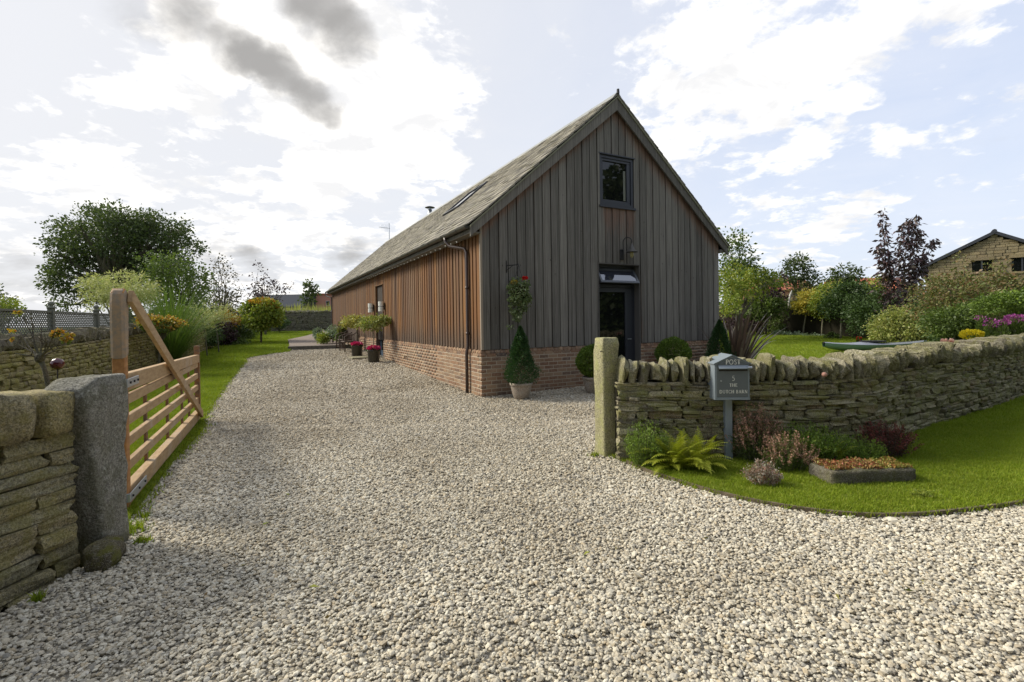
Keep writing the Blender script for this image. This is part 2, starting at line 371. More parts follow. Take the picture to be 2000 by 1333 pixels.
M['redroof'] = plain('red_pantile', (.38, .12, .065), .85, nscale=3)
M['redbrick'] = plain('red_brick', (.42, .20, .14), .9, nscale=3)
M['greyroof'] = plain('grey_roof_tile', (.055, .06, .07), .95, spec=.08, nscale=3)
M['gravelpath'] = plain('brown_grit_path', (.24, .20, .17), .95, spec=.1, nscale=60)
M['render'] = plain('pale_render', (.55, .53, .48), .9)

def leafmat(name, cols, trans=.35, rough=.5, spec=.35):
    cols = [tuple(min(.8, x*(1.45 if max(k) < .3 else 1.12)) for x in k) for k in cols]
    t = NT(name); r = t.rand(); c = t.ramp(r, [(i/max(1, len(cols)-1), k) for i, k in enumerate(cols)])
    c = t.mix(t.math('MULTIPLY', t.rng(t.noise(1.3, 3), .4, .7), .35), c, t.mix(.5, c, (.02, .03, .01)))
    t.fin(c, rough, 0, spec)
    tr = t.n('ShaderNodeBsdfTranslucent'); bright = t.mix(.5, c, (.35, .38, .04), 'SOFT_LIGHT'); t.set(tr.inputs[0], bright)
    mx = t.n('ShaderNodeMixShader'); mx.inputs[0].default_value = trans
    t.t.links.new(t.p.outputs[0], mx.inputs[1]); t.t.links.new(tr.outputs[0], mx.inputs[2]); t.t.links.new(mx.outputs[0], t.out.inputs[0])
    return t.m
LM = {
 'oak': leafmat('oak_leaves', [(.035, .055, .018), (.055, .080, .026), (.075, .10, .032), (.045, .065, .024)], .45),
 'mid': leafmat('mid_green_leaves', [(.065, .10, .02), (.095, .14, .028), (.05, .08, .02), (.12, .165, .035)]),
 'dark': leafmat('dark_green_leaves', [(.032, .058, .016), (.05, .085, .022), (.038, .066, .02)], .3),
 'yg': leafmat('yellow_green_leaves', [(.18, .22, .03), (.11, .17, .028), (.26, .27, .04), (.15, .20, .03)]),
 'yellow': leafmat('yellow_leaves', [(.42, .34, .04), (.32, .28, .04), (.50, .40, .06), (.20, .22, .04)]),
 'autumn': leafmat('yellow_orange_leaves', [(.40, .25, .03), (.48, .32, .04), (.35, .13, .03), (.22, .22, .04), (.5, .38, .05)]),
 'varieg': leafmat('variegated_leaves', [(.24, .27, .06), (.33, .33, .10), (.13, .18, .04), (.36, .35, .13)]),
 'willow': leafmat('variegated_willow_leaves', [(.46, .47, .20), (.34, .38, .12), (.56, .55, .30), (.22, .29, .08)]),
 'purple': leafmat('purple_bronze_leaves', [(.05, .028, .030), (.075, .042, .045), (.035, .022, .026), (.06, .05, .035)], .22, .35, .5),
 'darkpurple': leafmat('dark_purple_leaves', [(.03, .012, .02), (.045, .02, .028), (.025, .015, .018)], .2),
 'redtinge': leafmat('green_leaves_with_red_tinge', [(.09, .12, .03), (.13, .14, .045), (.18, .10, .055), (.08, .11, .03), (.20, .17, .07)]),
 'conifer': leafmat('dark_conifer_needles', [(.022, .055, .014), (.035, .080, .020), (.025, .060, .020)], .2),
 'box': leafmat('clipped_box_leaves', [(.065, .11, .012), (.095, .15, .018), (.045, .08, .010), (.17, .24, .03)], .25),
 'fern': leafmat('fern_leaves', [(.27, .30, .025), (.33, .36, .035), (.20, .25, .022), (.40, .40, .06)], .4),
 'heath': leafmat('heather_green', [(.09, .15, .02), (.13, .20, .03), (.17, .23, .035)], .3),
 'heathflower': leafmat('faded_heather_flowers', [(.38, .20, .15), (.46, .27, .20), (.30, .16, .11), (.40, .27, .18)], .2),
 'heathdark': leafmat('dark_heather', [(.05, .03, .025), (.08, .03, .03), (.04, .04, .02), (.10, .04, .035)], .2),
 'heathwhite': leafmat('pale_heather', [(.38, .40, .32), (.30, .13, .10), (.42, .42, .36), (.24, .10, .07), (.25, .30, .20)], .2),
 'phorm': leafmat('bronze_strap_leaves', [(.12, .075, .055), (.17, .12, .09), (.08, .055, .04), (.20, .17, .12)], .15, .35, .5),
 'grassy': leafmat('arching_grass_blades', [(.07, .125, .02), (.10, .16, .03), (.055, .10, .018), (.14, .19, .05)], .35, .7, .15),
 'silver': leafmat('silver_green_leaves', [(.18, .23, .15), (.13, .18, .10), (.23, .27, .19)], .25),
 'sedum': leafmat('red_green_sedum', [(.25, .06, .035), (.30, .14, .06), (.20, .22, .05), (.30, .09, .05), (.34, .24, .10), (.16, .05, .03)], .2),
 'pink': leafmat('magenta_petals', [(.50, .03, .15), (.60, .05, .22), (.42, .02, .10)], .25),
 'red': leafmat('red_petals', [(.55, .012, .012), (.62, .02, .015)], .2),
 'aster': leafmat('purple_aster_petals', [(.32, .06, .26), (.40, .10, .34), (.26, .05, .20)], .25),
 'bright': leafmat('bright_yellow_petals', [(.70, .60, .03), (.62, .52, .03)], .3),
 'rose': leafmat('pale_pink_petals', [(.70, .42, .36), (.75, .50, .42)], .3),
 'thin': leafmat('brown_green_small_leaves', [(.06, .06, .03), (.085, .075, .035), (.05, .055, .03), (.11, .08, .04)], .3),
 'grass': leafmat('lawn_grass_blades', [(.16, .225, .014), (.205, .26, .020), (.125, .19, .014), (.27, .285, .036)], .35, .55, .25),
 'field': leafmat('long_field_grass', [(.30, .30, .08), (.22, .26, .06), (.36, .34, .12)], .35),
}

# ------------------------------------------------------------------ foliage tools
def blobpts(blobs, n, shell=.0):
    """points in a list of ellipsoids (cx,cy,cz,rx,ry,rz), more on the outside when shell > 0"""
    B = np.array(blobs, float); vol = B[:, 3]*B[:, 4]*B[:, 5]; w = vol**.8; w /= w.sum()
    k = rng.choice(len(B), n, p=w); d = rng.normal(size=(n, 3)); d /= np.linalg.norm(d, axis=1)[:, None]
    r = rng.random(n)**(1/(3+shell*6)); return B[k, :3]+d*r[:, None]*B[k, 3:], d
def leaf_obj(name, P, T, size, aspect, mat, parent, szvar=.35, kind=None, fold=.15):
    """kite-shaped leaves at P with the tip pointing along T"""
    n = len(P); T = T/np.maximum(1e-6, np.linalg.norm(T, axis=1))[:, None]
    a = rng.normal(size=(n, 3)); a[:, 2] *= .5; S = np.cross(T, a); S /= np.maximum(1e-6, np.linalg.norm(S, axis=1))[:, None]
    Nn = np.cross(S, T); L = size*(1+szvar*rng.normal(size=n).clip(-1.5, 1.8)); Wd = L*aspect
    L = L[:, None]; Wd = Wd[:, None]
    V = np.stack([P-T*L*.5, P+S*Wd*.5+Nn*Wd*fold, P+T*L*.5, P-S*Wd*.5+Nn*Wd*fold], 1).reshape(-1, 3)
    F = np.arange(4*n).reshape(-1, 4)
    o = link(name, npmesh(name, V, F, mat), parent)
    if kind: o['kind'] = kind
    return o
def clustered(blobs, nc, per, cr, shell=.3):
    C, d = blobpts(blobs, nc, shell); k = np.repeat(np.arange(nc), per)
    off = rng.normal(size=(nc*per, 3))*cr*.5; off[:, 2] *= .7
    off = np.clip(off, -cr*.75, cr*.75); P = C[k]+off; T = off*1.2+d[k]*cr*.6+rng.normal(size=off.shape)*cr*.5; T[:, 2] -= cr*.25
    return P, T, C
def rel(blobs, base): return [(b[0]-base[0], b[1]-base[1], b[2]-base[2], *b[3:]) for b in blobs]
def Bl(u, v, ru, rv, D, deep=.9):
    c = W(u, v, D); k = D/CF*1.0; return (c.x, c.y, c.z, ru*k, ru*k*deep, rv*k)
def limbs(mb, root, tips, r0, rise=.35, n=5):
    for t in tips:
        t = Vector(t); a = Vector(root); mid = a.lerp(t, .45)+Vector((0, 0, (t-a).length*.10))+Vector(rng.normal(size=3)*.05*(t-a).length)
        mb.tube([a, a.lerp(mid, .5)+Vector((0, 0, .02)), mid, mid.lerp(t, .55)+Vector(rng.normal(size=3)*.03*(t-a).length), t], [r0, r0*.75, r0*.5, r0*.3, r0*.08], n, cap=False)
def tree(name, label, cat, base, blobs, nc, per, cr, leaf, mat, tr=.1, fork=None, aspect=.6, group=None, ntips=14, bark='bark', shell=.3, extra=None, lean=(0, 0), crown_name='crown'):
    base = Vector(base); t = thing(name, label, cat, base, 0, group); bl = rel(blobs, base)
    P, T, C = clustered(bl, nc, per, cr, shell)
    leaf_obj(crown_name, P, T, leaf, aspect, mat, t)
    if tr:
        cz = min(b[2]-b[5]*.6 for b in bl); fork = fork if fork is not None else max(.1, cz)
        c0 = np.array(bl)[:, :2].mean(0)
        f = Vector((c0[0]*.5+lean[0], c0[1]*.5+lean[1], fork)); mb = MB()
        mb.tube([(0, 0, -.15), (f.x*.3, f.y*.3, fork*.4), (f.x*.8, f.y*.8, fork*.8), f], [tr*1.15, tr, tr*.85, tr*.75], 7)
        idx = rng.choice(len(C), min(ntips, len(C)), replace=False); limbs(mb, f, C[idx], tr*.55)
        tops = [Vector((b[0], b[1], b[2]+b[5]*.5)) for b in bl][:6]; limbs(mb, f, tops, tr*.6)
        mb.build('trunk', M[bark], t, smooth=True)
    if extra:
        for (nm, bb, n, sz, asp, mt) in extra:
            P, d = blobpts(rel(bb, base), n, 1.5); leaf_obj(nm, P, d+rng.normal(size=P.shape)*.6, sz, asp, mt, t)
    return t
def shrub(name, label, cat, blobs, nc, per, cr, leaf, mat, base=None, **k):
    if base is None:
        b = blobs[0]; base = (b[0], b[1], g(b[1])-.02)
    k.setdefault('tr', .03); k.setdefault('crown_name', 'foliage'); k.setdefault('fork', .15)
    return tree(name, label, cat, base, blobs, nc, per, cr, leaf, mat, **k)
def spray(name, A, Bp, per, leaf, aspect, mat, parent, jit=.02, along=.6):
    """small leaves up the length of upright or arching sprigs from A to B"""
    A = np.asarray(A); Bp = np.asarray(Bp); n = len(A); k = np.repeat(np.arange(n), per); t = rng.random(n*per)**.85
    d = (Bp-A)[k]; P = A[k]+d*t[:, None]+rng.normal(size=(n*per, 3))*jit
    L = np.linalg.norm(d, axis=1)[:, None]; T = d/L*along+rng.normal(size=P.shape)*.45
    return leaf_obj(name, P, T, leaf, aspect, mat, parent)
def ribbons(name, bases, dirs, length, width, mat, parent, seg=6, droop=1.0, join=True, lv=.25):
    """long strap leaves that rise and arch over"""
    outs = []; VV = []; FF = []; off = 0
    for b, d in zip(bases, dirs):
        L = length*(1+lv*random.uniform(-1, 1)); d = Vector(d).normalized(); p = Vector(b); side = d.cross(Vector((0, 0, 1)))
        side = side.normalized() if side.length > .01 else Vector((1, 0, 0))
        V = []; dd = d.copy()
        for i in range(seg+1):
            t = i/seg; w = width*(math.sin(math.pi*min(1, .18+t*.82))**.7)*.5 if i < seg else 0.001
            up = side.cross(dd).normalized()
            V += [p-side*w+up*w*.3, p+side*w+up*w*.3]
            p = p+dd*(L/seg); dd = (dd+Vector((0, 0, -droop*t*.34))+Vector(rng.normal(size=3)*.03)).normalized()
        F = [(2*i, 2*i+1, 2*i+3, 2*i+2) for i in range(seg)]
        if join: VV += [tuple(v) for v in V]; FF += [tuple(i+off for i in f) for f in F]; off += len(V)
        else: outs.append(link(name, npmesh(name, [tuple(v) for v in V], F, mat), parent))
    if join: return link(name, npmesh(name, VV, FF, mat), parent)
    return outs

# ------------------------------------------------------------------ instanced scatter (gravel and grass only)
def scatter(name, P, rot, scl, sources, kind='stuff'):
    me = bpy.data.meshes.new(name); me.vertices.add(len(P)); me.vertices.foreach_set('co', np.asarray(P, np.float32).ravel())
    for nm, A in (('rot', rot), ('scl', scl)):
        at = me.attributes.new(nm, 'FLOAT_VECTOR', 'POINT'); at.data.foreach_set('vector', np.asarray(A, np.float32).ravel())
    o = link(name, me); o['kind'] = kind
    c = bpy.data.collections.new(name+'_sources')
    for s in sources: c.objects.link(s)
    ng = bpy.data.node_groups.new(name, 'GeometryNodeTree')
    ng.interface.new_socket('Geometry', in_out='INPUT', socket_type='NodeSocketGeometry'); ng.interface.new_socket('Geometry', in_out='OUTPUT', socket_type='NodeSocketGeometry')
    N = ng.nodes; L = ng.links; gi = N.new('NodeGroupInput'); go = N.new('NodeGroupOutput')
    ci = N.new('GeometryNodeCollectionInfo'); ci.inputs[0].default_value = c; ci.inputs[1].default_value = True; ci.inputs[2].default_value = True
    ip = N.new('GeometryNodeInstanceOnPoints'); ip.inputs['Pick Instance'].default_value = True
    L.new(gi.outputs[0], ip.inputs['Points']); L.new(ci.outputs[0], ip.inputs['Instance'])
    for nm, sock in (('rot', 'Rotation'), ('scl', 'Scale')):
        na = N.new('GeometryNodeInputNamedAttribute'); na.data_type = 'FLOAT_VECTOR'; na.inputs[0].default_value = nm; L.new(na.outputs[0], ip.inputs[sock])
    L.new(ip.outputs[0], go.inputs[0])
    md = o.modifiers.new('scatter', 'NODES'); md.node_group = ng
    return o
def inpoly(P, poly):
    x, y = P[:, 0], P[:, 1]; ins = np.zeros(len(P), bool); n = len(poly); j = n-1
    for i in range(n):
        xi, yi = poly[i][:2]; xj, yj = poly[j][:2]
        c = ((yi > y) != (yj > y)) & (x < (xj-xi)*(y-yi)/((yj-yi)+1e-12)+xi); ins ^= c; j = i
    return ins
def poly_scatter(poly, dens, dmax, holes=()):
    """random points in a polygon; dens(distance) per square metre, only where the picture can see"""
    pl = np.array([p[:2] for p in poly]); lo = pl.min(0); hi = pl.max(0); out = []
    y0 = lo[1]
    for ya in np.arange(max(lo[1], .8), min(hi[1], dmax), .5):
        yb = min(ya+.5, hi[1]); x0 = max(lo[0], -1.16*yb-.6); x1 = min(hi[0], 1.16*yb+.6)
        if x1 <= x0: continue
        n = int(dens(ya)*(x1-x0)*(yb-ya)); P = np.stack([rng.uniform(x0, x1, n), rng.uniform(ya, yb, n)], 1)
        P = P[inpoly(P, poly)]
        for h in holes: P = P[~inpoly(P, h)]
        out.append(P)
    return np.concatenate(out)
def gz(y): return .035*np.clip(y-9.5, 0, 32)
def sheet(name, poly, zoff, mat, kind='structure', parent=None, bottom=None, follow=True):
    bm = bmesh.new(); vs = [bm.verts.new((p[0], p[1], 0)) for p in poly]; bm.faces.new(vs)
    if follow:
        ys = [p[1] for p in poly]
        for y in np.arange(math.ceil(min(ys)), max(ys), 1.0):
            bmesh.ops.bisect_plane(bm, geom=bm.verts[:]+bm.edges[:]+bm.faces[:], plane_co=(0, y, 0), plane_no=(0, 1, 0))
        bmesh.ops.bisect_plane(bm, geom=bm.verts[:]+bm.edges[:]+bm.faces[:], plane_co=(0, 9.5, 0), plane_no=(0, 1, 0))
    bmesh.ops.recalc_face_normals(bm, faces=bm.faces)
    for f in bm.faces:
        if f.normal.z < 0: f.normal_flip()
    if bottom:
        be = [e for e in bm.edges if e.is_boundary]; r = bmesh.ops.extrude_edge_only(bm, edges=be)
        low = [v for v in r['geom'] if isinstance(v, bmesh.types.BMVert)]; ls = set(low)
    for v in bm.verts:
        v.co.z = (g(v.co.y) if follow else 0)+zoff-(bottom if bottom and v in ls else 0)
    bmesh.ops.triangulate(bm, faces=[f for f in bm.faces if len(f.verts) > 4])
    me = bpy.data.meshes.new(name); bm.to_mesh(me); bm.free(); me.materials.append(mat)
    o = link(name, me, parent); o['kind'] = kind; return o

# ================================================================== GROUND
def ground_mats():
    t = NT('rough_grass_ground'); n = t.noise(.25, 6); n2 = t.noise(8, 5)
    c = t.mix(t.rng(n, .35, .65), (.07, .10, .025), (.13, .14, .045)); c = t.mix(t.math('MULTIPLY', n2, .5), c, (.04, .06, .015)); M['ground'] = t.fin(c, .95, 0, .1)
    t = NT('lawn_turf'); n = t.noise(.5, 5); n2 = t.noise(30, 5, .7, t.pos((1, 1, 1)))
    c = t.mix(t.rng(n, .35, .65), (.145, .19, .020), (.20, .23, .035)); c = t.mix(t.math('MULTIPLY', t.rng(n2, .35, .7), .5), c, (.07, .10, .012)); t.bump(n2, .8, .03); M['turf'] = t.fin(c, .9, 0, .15)
    t = NT('gravel_bed'); v = t.n('ShaderNodeTexVoronoi'); v.inputs['Scale'].default_value = 46; t.t.links.new(t.pos(), v.inputs['Vector'])
    c = t.ramp(t.math('FRACT', t.math('MULTIPLY', v.outputs['Color'], 7.3)), [(0, (.36, .33, .26)), (.4, (.50, .46, .38)), (.7, (.60, .56, .47)), (1, (.42, .38, .30))])
    c = t.mix(t.rng(v.outputs['Distance'], .25, .6, 0., .75), c, (.18, .16, .12)); t.bump(t.math('SUBTRACT', 1., v.outputs['Distance']), 1., .02); M['gravelbed'] = t.fin(c, .9, 0, .15)
    t = NT('limestone_chippings'); r = t.n('ShaderNodeObjectInfo').outputs['Random']
    c = t.ramp(r, [(0, (.40, .345, .25)), (.12, (.34, .31, .26)), (.3, (.68, .63, .52)), (.45, (.47, .42, .33)), (.6, (.62, .55, .43)), (.72, (.72, .68, .58)), (.84, (.50, .41, .28)), (.93, (.25, .235, .21)), (1, (.62, .58, .50))])
    big = t.noise(.35, 5, .55, None, .4)                 # darker gravel in broad patches
    pz = t.n('ShaderNodeSeparateXYZ'); t.t.links.new(t.n('ShaderNodeNewGeometry').outputs['Position'], pz.inputs[0])
    c = t.mix(t.rng(big, .42, .62, 0., .5), c, t.mix(1., c, (.60, .56, .50), 'MULTIPLY'))
    back_dark = t.rng(t.math('ADD', pz.outputs[1], t.math('MULTIPLY', t.noise(.6, 4), 3.)), 5.0, 9.5, 0., 1.)  # mask rising with distance: chippings get darker towards the back of the drive
    c = t.mix(back_dark, c, t.mix(1., c, (.82, .80, .78), 'MULTIPLY'))
    c = t.mix(t.rng(t.noise(130, 4), .4, .7, 0., .25), c, (.26, .22, .16)); c = t.mix(1., c, (1.0, 1.01, .99), 'MULTIPLY'); M['pebble'] = t.fin(c, .75, 0, .25)
ground_mats()
# far sheet to the horizon
xs = [-1500, -400, -120, -60, -40, -25, -12, 0, 12, 25, 40, 60, 120, 400, 1500]; ys = [-1500, -200, -30, -5, 5, 9.5, 15, 20, 26, 32, 38, 41.5, 60, 100, 250, 600, 2500]
V = [(x, y, g(y)-.08) for y in ys for x in xs]; nx = len(xs)
F = [(j*nx+i, j*nx+i+1, (j+1)*nx+i+1, (j+1)*nx+i) for j in range(len(ys)-1) for i in range(nx-1)]
o = link('ground', npmesh('ground', V, F, M['ground'])); o['kind'] = 'structure'

# barn frame: origin at the near brick corner, x along the gable, y along the side wall
TH = .4824; BA = Vector((-.6104, 9.6632, 0)); BW, BL = 6.8696, 21.66
GX = Vector((math.cos(TH), math.sin(TH), 0)); GY = Vector((-math.sin(TH), math.cos(TH), 0))
def BP(a, b, z=0): return BA+GX*a+GY*b+Vector((0, 0, z))

WALLR = [(1.13, 5.37), (2.64, 5.30), (3.35, 5.33), (3.86, 5.50), (4.35, 5.85), (5.1, 6.42), (6.8, 7.42), (9.9, 9.45), (15.5, 13.3), (19, 15.7)]
WALLG = [(-6.2, 2.6), (-8.4, 8.0), (-10.15, 12.2), (-12.9, 19.7), (-15.5, 26), (-18.5, 33.5), (-20, 38)]
lawnR_edge = [G(u, v) for u, v in [(1225, 905), (1270, 925), (1330, 945), (1400, 966), (1500, 988), (1600, 1003), (1700, 1011), (1800, 1009), (1900, 999), (2000, 985), (2120, 962)]]
lawnR = [(1.16, 5.36)]+[(p.x, p.y) for p in lawnR_edge]+[(6.4, 4.25), (9, 4.9), (14, 7), (20, 12), (20, 16)]+[(x, y) for x, y in WALLR[::-1]]
lawnL_edge = [(-2.86, 3.55), (-3.02, 3.8), (-3.75, 5.3), (-4.48, 7.0), (-5.2, 8.2), (-6.0, 9.8), (-7.05, 12.05), (-8.4, 15.0), (-9.2, 16.7), (-9.62, 17.35), (-9.75, 18.3), (-9.5, 19.6), (-9.25, 20.2)]
lawnL = lawnL_edge+[(-9.65, 21.0), (-10.3, 22.5), (-11.98, 26.0), (-12.33, 29.2), (-13.3, 33.5), (-14.6, 36.4)]+[(-20.3, 36.6)]+[(x, y) for x, y in WALLG[::-1][1:-1]]+[(-7.2, 5.5), (-4.0, 3.8)]
path = [(-9.65, 21.0), (-7.3, 21.55), (-8.0, 23.0), (-9.9, 26.3), (-10.6, 29.5), (-12.5, 34.0), (-14.6, 36.4), (-13.3, 33.5), (-12.33, 29.2), (-11.98, 26.0), (-10.3, 22.5)]
gravel = [(-2.75, -1.5), (-2.75, 3.2), (-2.86, 3.55)]+lawnL_edge[1:]+[(-9.65, 21.0), (-7.3, 21.5)]+[tuple(BP(.15, b))[:2] for b in (21, .15)]+[tuple(BP(6.72, .15))[:2]]+[(6.9, 12.5), (9, 10.6)]+[(5.4, 7.2), (4.2, 6.2), (3.2, 5.7), (1.2, 5.75), (1.16, 5.36)]+[(p.x, p.y) for p in lawnR_edge]+[(6.4, 4.25), (9, 4.9), (14, 6.2), (14, -1.5)]
sheet('gravel_drive', gravel, -.006, M['gravelbed'])
sheet('lawn', lawnR, .03, M['turf'], bottom=.12)
sheet('lawn', lawnL, .03, M['turf'], bottom=.12)
gardenL = [tuple(BP(6.9, .3))[:2], (9.4, 10.4), (15.5, 14.2), (19, 16.6), (34, 30), (24, 42), (-4, 42), tuple(BP(6.9, 21))[:2]]
sheet('lawn', gardenL, .02, M['turf'], bottom=.12)
sheet('garden_path', path, .13, M['gravelpath'], bottom=.2)

# pebbles
def pebble_sources(n):
    out = []
    for i in range(n):
        bm = bmesh.new(); bmesh.ops.create_icosphere(bm, subdivisions=2 if i < n//4 else 1, radius=.5)
        sx, sy, sz = random.uniform(.8, 1.3), random.uniform(.65, 1.), random.uniform(.42, .7); o3 = Vector((i*5.1, 0, 0))
        for v in bm.verts:
            k = 1+.30*mnoise.noise(v.co*2.2+o3)+.12*mnoise.noise(v.co*5+o3)
            v.co = Vector((v.co.x*sx, v.co.y*sy, v.co.z*sz))*k
            for ax in range(3): v.co[ax] = max(-.36-.05*(i % 3), min(.37, v.co[ax]))
        me = bpy.data.meshes.new('pebble'); bm.to_mesh(me); bm.free(); me.materials.append(M['pebble'])
        out.append(bpy.data.objects.new('pebble', me))
    return out
def rots(n, tilt=.5): return np.stack([rng.normal(size=n)*tilt, rng.normal(size=n)*tilt, rng.uniform(0, 6.28, n)], 1)
P2 = poly_scatter(gravel, lambda d: 4700 if d < 4 else (3500 if d < 7 else (2000 if d < 10 else (1200 if d < 14 else 600))), 21.3)
d = P2[:, 1]; base_s = np.where(d < 4, .0225, np.where(d < 7, .025, np.where(d < 10, .033, np.where(d < 14, .042, .05))))
s = base_s*np.exp(rng.normal(size=len(d))*.28)
z = gz(P2[:, 1])+rng.uniform(-.004, .008, len(d))
scatter('gravel', np.column_stack([P2, z]), rots(len(d), .32), np.stack([s*rng.uniform(.85, 1.2, len(d)), s*rng.uniform(.85, 1.2, len(d)), s*rng.uniform(.7, 1.0, len(d))], 1), pebble_sources(10))
print('pebbles', len(P2))
# grass tufts
def tuft_sources(n, blades, h, spread, w, mat):
    out = []
    for i in range(n):
        V = []; F = []
        for b in range(blades):
            x, y = rng.normal(size=2)*spread; a = random.uniform(0, 6.28); hh = h*random.uniform(.6, 1.25); lx, ly = rng.normal(size=2)*hh*.4
            dx, dy = math.cos(a)*w, math.sin(a)*w; k = len(V)
            V += [(x-dx, y-dy, -.01), (x+dx, y+dy, -.01), (x+lx*.35-dx*.8, y+ly*.35-dy*.8, hh*.55), (x+lx*.35+dx*.8, y+ly*.35+dy*.8, hh*.55), (x+lx, y+ly, hh)]
            F += [(k, k+1, k+3), (k, k+3, k+2), (k+2, k+3, k+4)]
        out.append(bpy.data.objects.new('tuft', npmesh('tuft', V, F, mat)))
    return out
def grass(name, poly, dens, dmax, sc, zoff, holes=()):
    P = poly_scatter(poly, dens, dmax, holes); n = len(P); s = np.array([sc(y) for y in P[:, 1]])*rng.uniform(.75, 1.25, n)
    scatter(name, np.column_stack([P, gz(P[:, 1])+zoff]), np.stack([rng.normal(size=n)*.12, rng.normal(size=n)*.12, rng.uniform(0, 6.28, n)], 1), np.stack([s, s, s*rng.uniform(.6, 1.1, n)], 1), tuft_sources(6, 14, .026, .016, .0016, LM['grass']))
    print(name, n)
grass('grass', lawnR, lambda d: 2100 if d < 6.5 else 900, 16, lambda y: 1. if y < 6.5 else 1.5, .028)
grass('grass', lawnL, lambda d: 1100 if d < 8 else (500 if d < 14 else 130), 36, lambda y: 1.25 if y < 8 else (1.8 if y < 14 else 2.8), .028)
grass('grass', gardenL, lambda d: 110, 31, lambda y: 2.6, .018)

# timber edging, sleeper step
def strip(name, pts, w, h, zoff, mat, parent=None, seglabel=None):
    mb = MB(); pts = [Vector((p[0], p[1])) for p in pts]; n = len(pts); vs = []
    for i, p in enumerate(pts):
        t = (pts[min(n-1, i+1)]-pts[max(0, i-1)]).normalized(); nn = Vector((-t.y, t.x))*w/2; z = g(p.y)+zoff
        vs += [(p.x-nn.x, p.y-nn.y, z-h), (p.x+nn.x, p.y+nn.y, z-h), (p.x+nn.x, p.y+nn.y, z), (p.x-nn.x, p.y-nn.y, z)]
    fs = [(4*i+k, 4*i+(k+1) % 4, 4*i+4+(k+1) % 4, 4*i+4+k) for i in range(n-1) for k in range(4)]+[(0, 1, 2, 3), tuple(range(4*n-4, 4*n))]
    return mb.add(vs, fs).build(name, mat, parent)
def smooth(pts, k=4):
    out = []; n = len(pts); P = [Vector((p[0], p[1], 0)) for p in pts]
    for i in range(n-1):
        a, b, c, e = P[max(0, i-1)], P[i], P[i+1], P[min(n-1, i+2)]
        for j in range(k):
            t = j/k; out.append(.5*((2*b)+(c-a)*t+(2*a-5*b+4*c-e)*t*t+(3*b-a-3*c+e)*t**3))
    out.append(P[-1]); return out
props(strip('timber_edging', smooth([(p.x, p.y) for p in lawnR_edge]), .022, .10, .035, M['edge']), 'thin curved timber board edging the round front lawn against the gravel', 'lawn edging')
st = thing('timber_step', 'low timber sleeper step at the far end of the gravel drive', 'step', (0, 0, 0))
strip('sleeper', [(-9.65, 20.95), (-7.1, 21.5)], .12, .22, .16, M['sleeper'], st)

# ================================================================== STONES AND WALLS
def stone_units(n, cuts=1, amp=.10, seed=0, power=.16):
    out = []
    for i in range(n):
        bm = bmesh.new(); bmesh.ops.create_cube(bm, size=1.0); bmesh.ops.subdivide_edges(bm, edges=bm.edges[:], cuts=cuts, use_grid_fill=True)
        o3 = Vector((i*3.7+seed, seed*1.3, 0))
        for v in bm.verts:
            c = v.co.copy(); r = sum(1 for a in c if abs(a) > .49)
            k = {3: 1-power, 2: 1-power*.35, 1: 1, 0: 1}[r]
            v.co = c*k+Vector([(mnoise.noise(c*1.6+o3+Vector((j*9, 0, 0)))+.45*mnoise.noise(c*4.3+o3+Vector((0, j*7, 0))))*amp for j in range(3)])
        me = bpy.data.meshes.new('stone'); bm.to_mesh(me); bm.free(); out.append(me)
    return out
UN = {}
def units(key, mat, **k):
    kk = (key, mat.name)
    if kk not in UN:
        L = stone_units(12, **k)
        for me in L: me.materials.append(mat)
        arr = []
        for me in L:
            v = np.zeros(len(me.vertices)*3, np.float32); me.vertices.foreach_get('co', v); f = np.array([p.vertices[:] for p in me.polygons], np.int32); arr.append((v.reshape(-1, 3), f))
        UN[kk] = (L, arr)
    return UN[kk]
def place_pieces(parent, name, items, key, mat, limit=300, cam=Vector((0, 0, 1.52)), rest=None, labels=None, ukw={}):
    """items: (matrix local to parent, apparent size). The largest become objects of their own, the rest one mesh"""
    L, arr = units(key, mat, **ukw)
    items = sorted(items, key=lambda x: -x[1]); objs = []
    for k, (Mx, s) in enumerate(items[:limit]):
        o = bpy.data.objects.new(name, random.choice(L)); COL.objects.link(o); o.parent = parent; o.matrix_local = Mx; objs.append(o)
    if len(items) > limit:
        VV = []; FF = []; off = 0
        for Mx, s in items[limit:]:
            v, f = arr[random.randrange(len(arr))]; A = np.array(Mx); vv = v@A[:3, :3].T+A[:3, 3]; VV.append(vv); FF.append(f+off); off += len(v)
        o = link(rest or name, npmesh(name, np.concatenate(VV), np.concatenate(FF), mat), parent); o['kind'] = 'stuff'
    return objs
def arclen(pts, step=.05):
    pts = smooth(pts, 6); S = [0]
    for a, b in zip(pts, pts[1:]): S.append(S[-1]+(b-a).length)
    def at(s):
        s = max(0, min(S[-1]-1e-6, s)); i = max(0, min(len(S)-2, int(np.searchsorted(S, s))-1)); a, b = pts[i], pts[i+1]; t = (s-S[i])/max(1e-9, S[i+1]-S[i])
        return a.lerp(b, t), (b-a).normalized()
    return at, S[-1]
CAMP = Vector((0, 0, 1.52))
def appar(p, sz): return sz/max(.5, (Vector(p)-CAMP).length)
